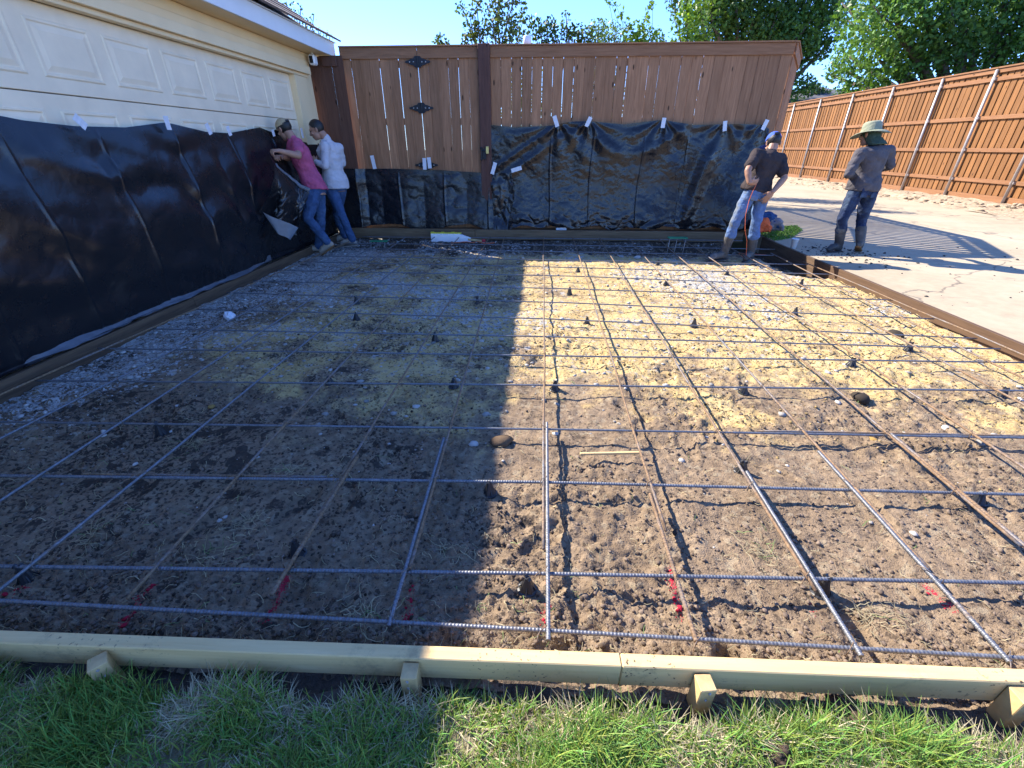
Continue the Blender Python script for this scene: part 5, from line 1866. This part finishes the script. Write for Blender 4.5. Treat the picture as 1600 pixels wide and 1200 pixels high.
    # back pockets and belt
    for q in (() if sp['foot'] == 'shoe' else (-1, 1)):
        c_ = J['pel'] - fw_h * (0.122 * g) + side_h * q * 0.078 - Vector((0, 0, 0.055))
        m = MB().box(-0.05, 0.05, -0.005, 0.005, -0.06, 0.05, Matrix((side_h, fw_h, Vector((0, 0, 1)))).transposed().to_4x4())
        m.build('back_pocket', MAT[sp['jeans']], jeans, bevel=0.004, loc=c_)
    if sp.get('belt'):
        m = MB()
        c_ = J['pel'] + up * 0.075
        m.loft([(c_ - up * 0.018, side_h * (0.168 * g), fw_h * (0.124 * g)), (c_ + up * 0.018, side_h * (0.166 * g), fw_h * (0.122 * g))], 24)
        m.build('belt', MAT['belt'], t_, True)
    # ---- feet
    for k in 'LR':
        an, to, kn = J['an' + k], J['to' + k], J['kn' + k]
        d = (to - an)
        d = d.normalized()
        fl = Vector((d.x, d.y, 0)).normalized()
        heel = an - fl * 0.035 + Vector((0, 0, -0.045))
        if sp.get('lift') == k:
            heel = an - fl * 0.045 + Vector((0, 0, -0.02))
        f_ = MB()
        f_.limb([heel, heel.lerp(to, 0.35) + Vector((0, 0, 0.018)), to - d * 0.075 + Vector((0, 0, 0.012)), to - d * 0.02], [0.040, 0.042, 0.046, 0.036])
        f_.limb([an, an.lerp(to, 0.30)], [0.050, 0.046])
        if sp['foot'] == 'boot':
            top = kn.lerp(an, sp['jean_end'] - 0.06)
            f_.limb([top, top.lerp(an, 0.6), an], [0.068, 0.060, 0.054])
        m = MAT[sp['footmat' + k]] if 'footmat' + k in sp else MAT[sp['footmat']]
        o_ = melt(f_, sp['foot'], m, t_, 0.009, 3, 0.006, 14, seed=4)
        so_ = MB()
        so_.loft([(heel.lerp(to, q_) + Vector((0, 0, -0.040)), fl.cross(Vector((0, 0, 1))) * w_, Vector((0, 0, 0.011))) for q_, w_ in ((-0.17, 0.012), (-0.10, 0.038), (0.25, 0.040), (0.72, 0.047), (1.02, 0.036), (1.12, 0.012))], 12)
        so_.build('sole', MAT['sole'] if sp.get('lift') == k else MAT[sp.get('solemat', 'boot_dark')], o_, True)
    return t_, Mh, hc


z5 = lambda x, y, Y: at(390 + x / 4.617, 160 + y / 4.617, Y)
z6 = lambda x, y, Y: at(1080 + x / 4.615, 160 + y / 4.615, Y)


def onz(p_, z):
    q = Vector(p_)
    q.z = z
    return q


# ---- man in the pink shirt, pulling at the loose sheet
J = dict(head=z5(252, 196, 6.42), face=Vector((-0.86, 0.30, -0.36)), hup=Vector((-0.3, 0.05, 1)), neck=z5(308, 262, 6.42), shL=z5(345, 295, 6.23), shR=z5(322, 290, 6.60),
         elL=z5(352, 385, 5.96), wrL=z5(215, 350, 5.76), haL=z5(112, 345, 5.62), elR=z5(285, 400, 6.40), wrR=z5(225, 392, 6.18), haR=z5(165, 378, 6.00),
         pel=z5(472, 612, 6.42), hipL=z5(468, 640, 6.33), hipR=z5(490, 640, 6.52), knL=z5(418, 835, 6.16), anL=z5(566, 1012, 6.36), toL=z5(512, 1092, 6.36), knR=z5(515, 870, 6.52), anR=z5(500, 1050, 6.58), toR=z5(425, 1085, 6.52))
J['toL'].z = 0.035
J['toR'].z = 0.03
J['anR'].z = 0.085
person('man in a pink t shirt and tan cap pulling at a loose black sheet', (J['toR'].x + 0.1, J['toR'].y, 0), J,
       dict(shirt='pink', sleeve='short', jeans='jeans', foot='shoe', footmat='shoe', solemat='shoe', lift='L', hem=-0.03, girth=1.06, seed=3, palmL=(0, 0.5, -1), palmR=(0, -0.3, -1), curlL=1.15, curlR=1.0, thumbL=-1), 0)
pk = [o_ for o_ in C.objects if o_.get('label', '').startswith('man in a pink')][0]
Mh = frame(J['face'], J['hup'])
hc = J['head'] - pk.location
m = MB()
dome(m, Mh, hc, 0.088, 0.108, 0.098, off=(0, -0.006, 0.034), th=0.008)
cp = melt(m, 'cap', MAT['cap_tan'], pk, 0.005, 2)
m = MB()
brim(m, Mh, hc, 0.080, 0.150, 0.034, 0.010, R(40), R(140), off=(0, 0.012, 0.0))
m.build('brim', MAT['hair'], cp, True)
m = MB()
brim(m, Mh, hc, 0.0885, 0.0890, 0.062, 0.045, R(250), R(290), off=(0, -0.012, 0.012), sy=1.2, th=0.010)
m.build('strap_opening', MAT['hair'], cp, True)

# ---- man in the white shirt behind him
J = dict(head=z5(484, 200, 7.10), face=Vector((-0.86, -0.20, -0.30)), hup=Vector((-0.25, 0, 1)), neck=z5(555, 268, 7.14), shL=z5(542, 318, 7.00), shR=z5(642, 330, 7.22),
         elL=z5(548, 460, 6.88), wrL=z5(482, 432, 6.90), haL=z5(440, 388, 6.93), elR=z5(672, 440, 7.30), wrR=z5(640, 470, 7.52), haR=z5(600, 460, 7.62),
         pel=z5(622, 590, 7.16), hipL=z5(592, 632, 7.10), hipR=z5(655, 630, 7.24), knL=z5(665, 810, 7.02), anL=z5(738, 975, 7.14), toL=z5(655, 1015, 7.08), knR=z5(628, 810, 7.36), anR=z5(690, 980, 7.46), toR=z5(620, 1005, 7.40))
for k in ('toL', 'toR'):
    J[k].z = 0.03
J['anL'].z = J['anR'].z = 0.085
person('black haired man in a pale long sleeved shirt and jeans beside the gate', (J['anL'].x, J['anL'].y, 0), J,
       dict(shirt='white_shirt', sleeve='long', jeans='jeans', foot='shoe', footmat='shoe', solemat='shoe', hem=-0.06, girth=1.04, seed=8, hair_rise=0.008, palmL=(0.3, 0.6, -0.6), palmR=(0, 0, -1), curlL=0.8, thumbL=-1, cuff=0.064), 0)

# ---- man with the blue cap, hands behind him
J = dict(head=z6(590, 296, 6.56), face=Vector((0.06, 0.86, -0.50)), hup=Vector((0.02, 0.5, 0.9)), neck=z6(580, 345, 6.50), shL=z6(470, 378, 6.44), shR=z6(645, 410, 6.50),
         elL=z6(408, 490, 6.26), wrL=z6(418, 578, 6.20), haL=z6(490, 572, 6.22), elR=z6(672, 545, 6.36), wrR=z6(588, 645, 6.22), haR=z6(520, 718, 6.24),
         pel=z6(462, 640, 6.42), hipL=z6(415, 672, 6.40), hipR=z6(505, 690, 6.44), knL=z6(322, 850, 6.36), anL=z6(248, 1030, 6.45), toL=z6(140, 1078, 6.34), knR=z6(468, 865, 6.40), anR=z6(442, 1040, 6.50), toR=z6(398, 1085, 6.36))
for k in 'LR':
    J['to' + k].z = 0.035
    J['an' + k].z = 0.095
person('man in a blue cap and black t shirt with hands on his hips, back turned', (J['anR'].x - 0.1, J['anR'].y, 0), J,
       dict(shirt='black_shirt', sleeve='short', jeans='jeans_light', foot='boot', footmat='boot', jean_end=0.45, cuff=0.072, hem=-0.0, girth=1.0, seed=14, belt=True, skin='skin_light',
            palmL=(0.1, 0.9, 0.3), palmR=(0.2, 0.9, 0.1), curlL=0.45, curlR=0.22, thumbL=1, thumbR=-1), 0)
bl = [o_ for o_ in C.objects if o_.get('label', '').startswith('man in a blue')][0]
Mh = frame(J['face'], J['hup'])
hc = J['head'] - bl.location
m = MB()
dome(m, Mh, hc, 0.088, 0.108, 0.100, off=(0, -0.006, 0.036), th=0.008)
cp = melt(m, 'cap', MAT['cap_blue'], bl, 0.005, 2)
m = MB()
brim(m, Mh, hc, 0.080, 0.150, 0.036, 0.014, R(40), R(140), off=(0, 0.012, 0.0))
m.build('brim', MAT['cap_blue'], cp, True)
m = MB()
brim(m, Mh, hc, 0.0890, 0.0896, 0.064, 0.046, R(248), R(292), off=(0, -0.012, 0.012), sy=1.2, th=0.012)
m.build('strap_opening', MAT['hair'], cp, True)
# orange chalk line from his hand to the ground
pts = [z6(470, 590, 6.17), z6(445, 640, 6.17), z6(418, 705, 6.22), z6(392, 810, 6.20), z6(388, 920, 6.22), z6(402, 1000, 6.28), onz(z6(414, 1052, 6.40), 0.02), Vector((2.9, 6.75, 0.03)), Vector((3.3, 6.5, 0.06))]
q = []
for i in range(len(pts) - 1):
    for k in range(4):
        q.append(pts[i].lerp(pts[i + 1], k / 4))
tag(MB().tube(q, 0.0032, 6).build('string', MAT['string'], smooth=True), 'thin orange string hanging from the hand of the man in the blue cap', 'string')

# ---- man with the green hat walking away on the drive
J = dict(head=z6(1288, 232, 6.62), face=Vector((-0.42, 0.88, -0.16)), hup=Vector((-0.05, 0.1, 1)), neck=z6(1332, 300, 6.56), shL=z6(1218, 368, 6.50), shR=z6(1425, 352, 6.62),
         elL=z6(1132, 520, 6.44), wrL=z6(1170, 520, 6.78), haL=z6(1215, 500, 6.90), elR=z6(1432, 455, 6.62), wrR=z6(1365, 480, 6.88), haR=z6(1300, 480, 6.96),
         pel=z6(1238, 612, 6.58), hipL=z6(1188, 648, 6.55), hipR=z6(1285, 650, 6.60), knL=z6(1092, 835, 6.52), anL=z6(1062, 1035, 6.60), toL=z6(980, 1072, 6.55), knR=z6(1228, 850, 6.66), anR=z6(1214, 1022, 6.55), toR=z6(1200, 1090, 6.68))
J['toL'].z = 0.135
J['anL'].z = 0.195
J['toR'].z = 0.135
J['anR'].z = 0.24
person('man in a sage green bucket hat and grey long sleeves walking on the drive', (J['anL'].x + 0.1, J['anL'].y, 0.1), J,
       dict(shirt='grey_shirt', sleeve='long', jeans='jeans_dark', foot='boot', footmat='boot_dark', footmatR='boot', jean_end=0.45, cuff=0.070, hem=-0.04, girth=1.06, seed=21, lift='R',
            palmL=(0.3, 0.1, -0.8), palmR=(-0.3, 0.1, -0.8), curlL=0.9, curlR=0.9, belt=False), 0.1)
gm = [o_ for o_ in C.objects if o_.get('label', '').startswith('man in a sage')][0]
Mh = frame(J['face'], J['hup'])
hc = J['head'] - gm.location
m = MB()
m.loft([(hc + Mh @ Vector((0, -0.008, z)), Mh @ Vector((a, 0, 0)), Mh @ Vector((0, a * 1.14, 0))) for z, a in ((0.030, 0.101), (0.085, 0.093), (0.128, 0.084), (0.143, 0.070), (0.148, 0.03))], 24, 2)
ht = melt(m, 'hat', MAT['hat_green'], gm, 0.006, 2, 0.006, 16)
m = MB()
brim(m, Mh, hc, 0.094, 0.196, 0.040, 0.004, 0, 2 * math.pi, 32, off=(0, -0.006, 0), sy=1.08, wave=0.018)
m.build('brim', MAT['hat_green'], ht, True)
m = MB()
m.loft([(hc + Mh @ Vector((0, -0.010, 0.030)), Mh @ Vector((0.086, 0, 0)), Mh @ Vector((0, 0.098, 0))), (hc + Mh @ Vector((0, -0.035, -0.04)), Mh @ Vector((0.084, 0, 0)), Mh @ Vector((0, 0.080, 0))),
        (J['neck'] - gm.location + Vector((0.01, -0.03, -0.01)), Mh @ Vector((0.115, 0, 0)), Mh @ Vector((0, 0.085, 0)))], 20)
melt(m, 'neck_flap', MAT['flap_green'], gm, 0.008, 2, 0.012, 14)

# ---- the loose sheet in the first man's hand
Aq, Bq, Dq, Eq = z5(122, 362, 5.62), z5(425, 650, 5.95), z5(80, 790, 5.36), z5(312, 975, 5.60)


def held_fn(u, v):
    top = np.stack([np.asarray(Aq[i] + (Bq[i] - Aq[i]) * u) for i in range(3)], -1)
    bot = np.stack([np.asarray(Dq[i] + (Eq[i] - Dq[i]) * u) for i in range(3)], -1)
    p_ = top + (bot - top) * v[..., None]
    p_[..., 2] -= 0.07 * np.sin(np.pi * u) * (1 - v)
    p_[..., 0] += 0.02 * np.sin(v * 5) + 0.10 * np.sin(np.pi * v) * (1 - u)
    d_ = 0.09 * np.sin(u * 9 - v * 4) * (0.25 + 0.75 * v) + 0.10 * fbm(u * 2.3 - v, v * 1.8, 2, 4) + 0.07 * np.abs(fbm(u * 6 + 2 * v, v * 3, 3, 9))
    p_[..., 2] += 0.05 * fbm(u * 5, v * 3, 2, 14) * v
    p_[..., 1] -= d_ - 0.02
    return p_


hs = thing('loose_sheet', 'loose crumpled black plastic sheet held up by the man in pink', 'plastic sheet', (Dq.x, Dq.y, 0))
off_ = np.array(hs.location)
sheet('film', None, 70, 90, lambda u, v: held_fn(u, v) - off_, parent=hs)


def strip_fn(u, v):
    p_ = held_fn(0.18 + 0.82 * u, np.zeros_like(u)) - off_
    w_ = (0.008 + 0.04 * u)
    p_[..., 2] += v * w_ * 0.9
    p_[..., 0] += v * w_ * 0.5
    p_[..., 1] += 0.03 * v - 0.012 - 0.02 * np.sin(v * 3)
    return p_


sheet('folded_edge', None, 40, 6, strip_fn, mat=MAT['poly_sheen'], parent=hs)


def flap_fn(u, v):
    a, b, c, d = np.array(z5(95, 790, 5.28)), np.array(z5(350, 905, 5.50)), np.array(z5(300, 990, 5.42)), np.array(z5(200, 930, 5.36))
    u3, v3 = u[..., None], v[..., None]
    p_ = (a + (b - a) * u3) * (1 - v3) + (d + (c - d) * u3) * v3
    p_[..., 1] -= 0.02 * np.sin(u * 6) + 0.03 * v
    return p_ - off_


sheet('corner_flap', None, 30, 10, flap_fn, mat=MAT['poly_sheen'], parent=hs)

# ================================================================== SMALL THINGS
p = gz(1239, 388, 0.1)
cu = thing('paper_cup', 'white cup standing on the corner of the concrete drive', 'cup', (p.x, p.y, 0.1))
m = MB()
for r_, z in ((0.034, 0.0), (0.047, 0.13), (0.050, 0.131), (0.050, 0.135), (0.044, 0.135), (0.032, 0.006)):
    for k in range(20):
        a = 2 * math.pi * k / 20
        m.v.append((r_ * math.cos(a), r_ * math.sin(a), z))
for i in range(5):
    for k in range(20):
        a, b = i * 20 + k, i * 20 + (k + 1) % 20
        m.f.append((a, b, b + 20, a + 20))
m.f.append(tuple(range(20))[::-1])
m.f.append(tuple(100 + k for k in range(20)))
m.build('cup_wall', MAT['cup'], cu, True)

# clothes heaped on the grass wedge
for (px, py, Y, r_, mt, nm, lab) in ((1188, 352, 7.66, 0.13, 'orange_cloth', 'jacket', 'bright orange jacket in the clothes heap on the grass wedge'), (1199, 343, 7.80, 0.16, 'navy_cloth', 'jacket', 'navy blue jacket on top of the clothes heap'),
                                     (1209, 350, 7.74, 0.12, 'mauve_cloth', 'jacket', 'greyish jacket at the right of the clothes heap')):
    c = at(px, py, Y)
    c.z = max(c.z, 0.16)
    m = MB()
    m.ell((0, 0, 0), r_, r_ * 0.8, r_ * 0.75, None, 16, 10).ell((r_ * 0.6, -r_ * 0.3, -r_ * .3), r_ * 0.6, r_ * 0.5, r_ * 0.4).ell((-r_ * 0.5, -r_ * 0.4, -r_ * 0.3), r_ * 0.5, r_ * 0.5, r_ * 0.4)
    m.limb([(0, -r_ * .5, r_ * .3), (r_ * .7, -r_ * .7, -r_ * .2), (r_ * .9, -r_ * .8, -r_ * .5)], [r_ * .28, r_ * .25, r_ * .2])
    o_ = melt(m, nm, MAT[mt], None, 0.012, 2, 0.07, 11, seed=int(px))
    o_.location = (c.x, c.y, max(c.z, 0.10 + r_ * 0.55))
    tag(o_, lab, 'clothes')

# white block with a yellow lip at the foot of the gate sheet
p0, p1 = gz(680, 372, 0.0), gz(765, 371, 0.0)
wb = thing('screed_board', 'white tapered board with a yellow top edge lying below the gate sheet', 'board', (p0.x, 7.55, -0.01))
m = MB()
prof = [(0.0, 0.005), (0.0, 0.135), (0.47, 0.135), (0.52, 0.120), (0.66, 0.072), (0.68, 0.03), (0.66, 0.005)]
k = len(prof)
m.add([(x, 0, z) for x, z in prof] + [(x, 0.05, z) for x, z in prof], [tuple(range(k)), tuple(range(k, 2 * k))[::-1]] + [(i, i + k, (i + 1) % k + k, (i + 1) % k) for i in range(k)])
m.build('board', MAT['white_pl'], wb, bevel=0.003)
m = MB()
for i in range(9):
    x0 = 0.0 + i * 0.057
    m.box(x0, x0 + 0.052, 0.002, 0.055, 0.1365, 0.152 + 0.008 * (i % 3 == 0))
m.build('top_edge', MAT['yellow'], wb)
MB().bar((0.62, 0.01, 0.05), (0.86, 0.02, 0.022), 0.035, 0.035).build('handle', MAT['timber_end'], wb, bevel=0.006)
MB().ell((0.88, 0.015, 0.028), 0.035, 0.028, 0.026).build('knob', MAT['red'], wb, True)
pts = [(-0.95 + 0.02 * math.sin(i * 1.1), 7.46 + 0.03 * math.sin(i * .9 + 1), 0.02) for i in range(4)]
pts = [Vector((p0.x + 0.35 + 0.09 * i, 7.47 + 0.03 * math.sin(i * 1.7), soil_hf(p0.x + .35 + .09 * i, 7.47) + 0.012)) for i in range(9)]
tag(MB().tube(pts, 0.006, 6).build('cord', MAT['string'].copy(), smooth=True), 'loose pale orange cord on the soil in front of the white tapered board', 'cord')

# green topped bar seats over the dark trenches
for (px0, px1, py, Y, lab) in ((1044, 1074, 371.5, 7.05, 'green topped wire stand by the trench in front of the tall sheet'), (579, 605, 376.5, 7.15, 'green strip lying over the trench by the feet of the man in white')):
    a, b = at(px0, py, Y), at(px1, py - 0.5, Y)
    gs = thing('bar_stand', lab, 'bar stand', ((a.x + b.x) / 2, Y, 0))
    hw = (b.x - a.x) / 2
    MB().box(-hw, hw, -0.05, 0.05, a.z - 0.006, a.z + 0.010).build('top', MAT['green_pl'], gs, bevel=0.003)
    for q in (-0.85, -0.1, 0.8):
        MB().tube([(hw * q, -0.03, a.z), (hw * q - 0.02, -0.06, -0.06)], 0.005, 6).build('leg', MAT['galv'], gs, True)

# strip of pale wood, stones, paper
a, b = gz(906, 711, 0.02), gz(1003, 709, 0.02)
d = b - a
m = MB().box(-d.length / 2, d.length / 2, -0.007, 0.007, -0.005, 0.008)
o_ = m.build('wood_strip', MAT['timber'], bevel=0.002, loc=(a + b) / 2 + Vector((0, 0, 0.006)))
o_.rotation_euler = (0.1, 0, math.atan2(d.y, d.x))
tag(o_, 'slim pale strip of wood lying on the sunny soil', 'wood strip')
ST = [(740, 692, 0.026, 'white', 'long white stone just left of the shadow edge'), (650, 633, 0.018, 'white', 'small rounded white stone in the shade near the middle'), (1428, 833, 0.013, 'white', 'white pebble in the sun at the right'),
      (1480, 664, 0.022, 'white', 'whitish flat stone beside the fourth crosswise bar at the right'), (330, 634, 0.020, 'tan', 'yellow ochre stone in the shade at the left'), (1365, 685, 0.020, 'tan', 'ochre lump by a crosswise bar on the right'),
      (996, 402, 0.045, 'white', 'white stone on the edge of the fence shadow'), (784, 690, 0.045, 'brown', 'brown clod sitting on the shadow edge'), (1345, 622, 0.05, 'dark', 'dark clod in the sand near the fifth crosswise bar'), (1400, 520, 0.05, 'dark', 'dark clod in the sandy soil far right'),
      (205, 1012, 0.0, 'skip', '')]
for (px, py, r_, kind, lab) in ST:
    if kind == 'skip':
        continue
    c = gz(px, py, 0.0)
    col = {'white': (0.52, 0.50, 0.46), 'tan': (0.40, 0.25, 0.08), 'brown': (0.15, 0.10, 0.06), 'dark': (0.05, 0.04, 0.03)}[kind]
    v0, f0 = ICO2
    vv = v0 * (1 + 0.28 * (rng.random((len(v0), 1)) - 0.5)) * np.array([r_ * random.uniform(1, 1.5), r_, r_ * 0.62])
    o_ = put('stone' if kind in ('white', 'tan') else 'clod', mesh_np('stone', vv, f0, MAT['clod'], True, {'col': np.tile([*col, 1], (len(v0), 1))}), None, (c.x, c.y, soil_hf(c.x, c.y) + r_ * 0.25))
    o_.rotation_euler = (0, 0, random.uniform(0, 3))
    tag(o_, lab, 'stone' if kind in ('white', 'tan') else 'clod')
c = gz(360, 499, 0.0)
m = MB().ell((0, 0, 0), 0.05, 0.04, 0.035, None, 16, 10)
o_ = melt(m, 'paper_wad', MAT['tape'], None, 0.006, 1, 0.05, 30)
o_.location = (c.x, c.y, soil_hf(c.x, c.y) + 0.03)
tag(o_, 'crumpled ball of pale tape on the gravel by the left form', 'litter')
# lumps of dug earth on the lawn
for (px, py, n_, sx, sy_, lab) in ((1337, 1112, 150, 0.056, 0.036, 'heap of dark dug clods on the lawn by the front board'), (1545, 1180, 70, 0.05, 0.03, 'scatter of dug clods at the right corner of the lawn'), (1215, 1185, 40, 0.025, 0.02, 'small patch of clods at the bottom of the lawn')):
    c = gz(px, py, 0.02)
    xx, yy = c.x + rng.normal(size=n_) * sx * .8, c.y + rng.normal(size=n_) * sy_ * .8
    rr = 0.004 + 0.013 * rng.random(n_) ** 2
    cc_ = np.array([0.095, 0.066, 0.048]) * (0.6 + 0.8 * rng.random((n_, 1)))
    o_ = rocks('clod_heap', np.stack([xx, yy, lawn_h(xx, yy) + rr * 0.3], 1), rr, cc_, MAT['clod'], ICO2, 0.8, 0.22)
    tag(o_, kind='stuff')
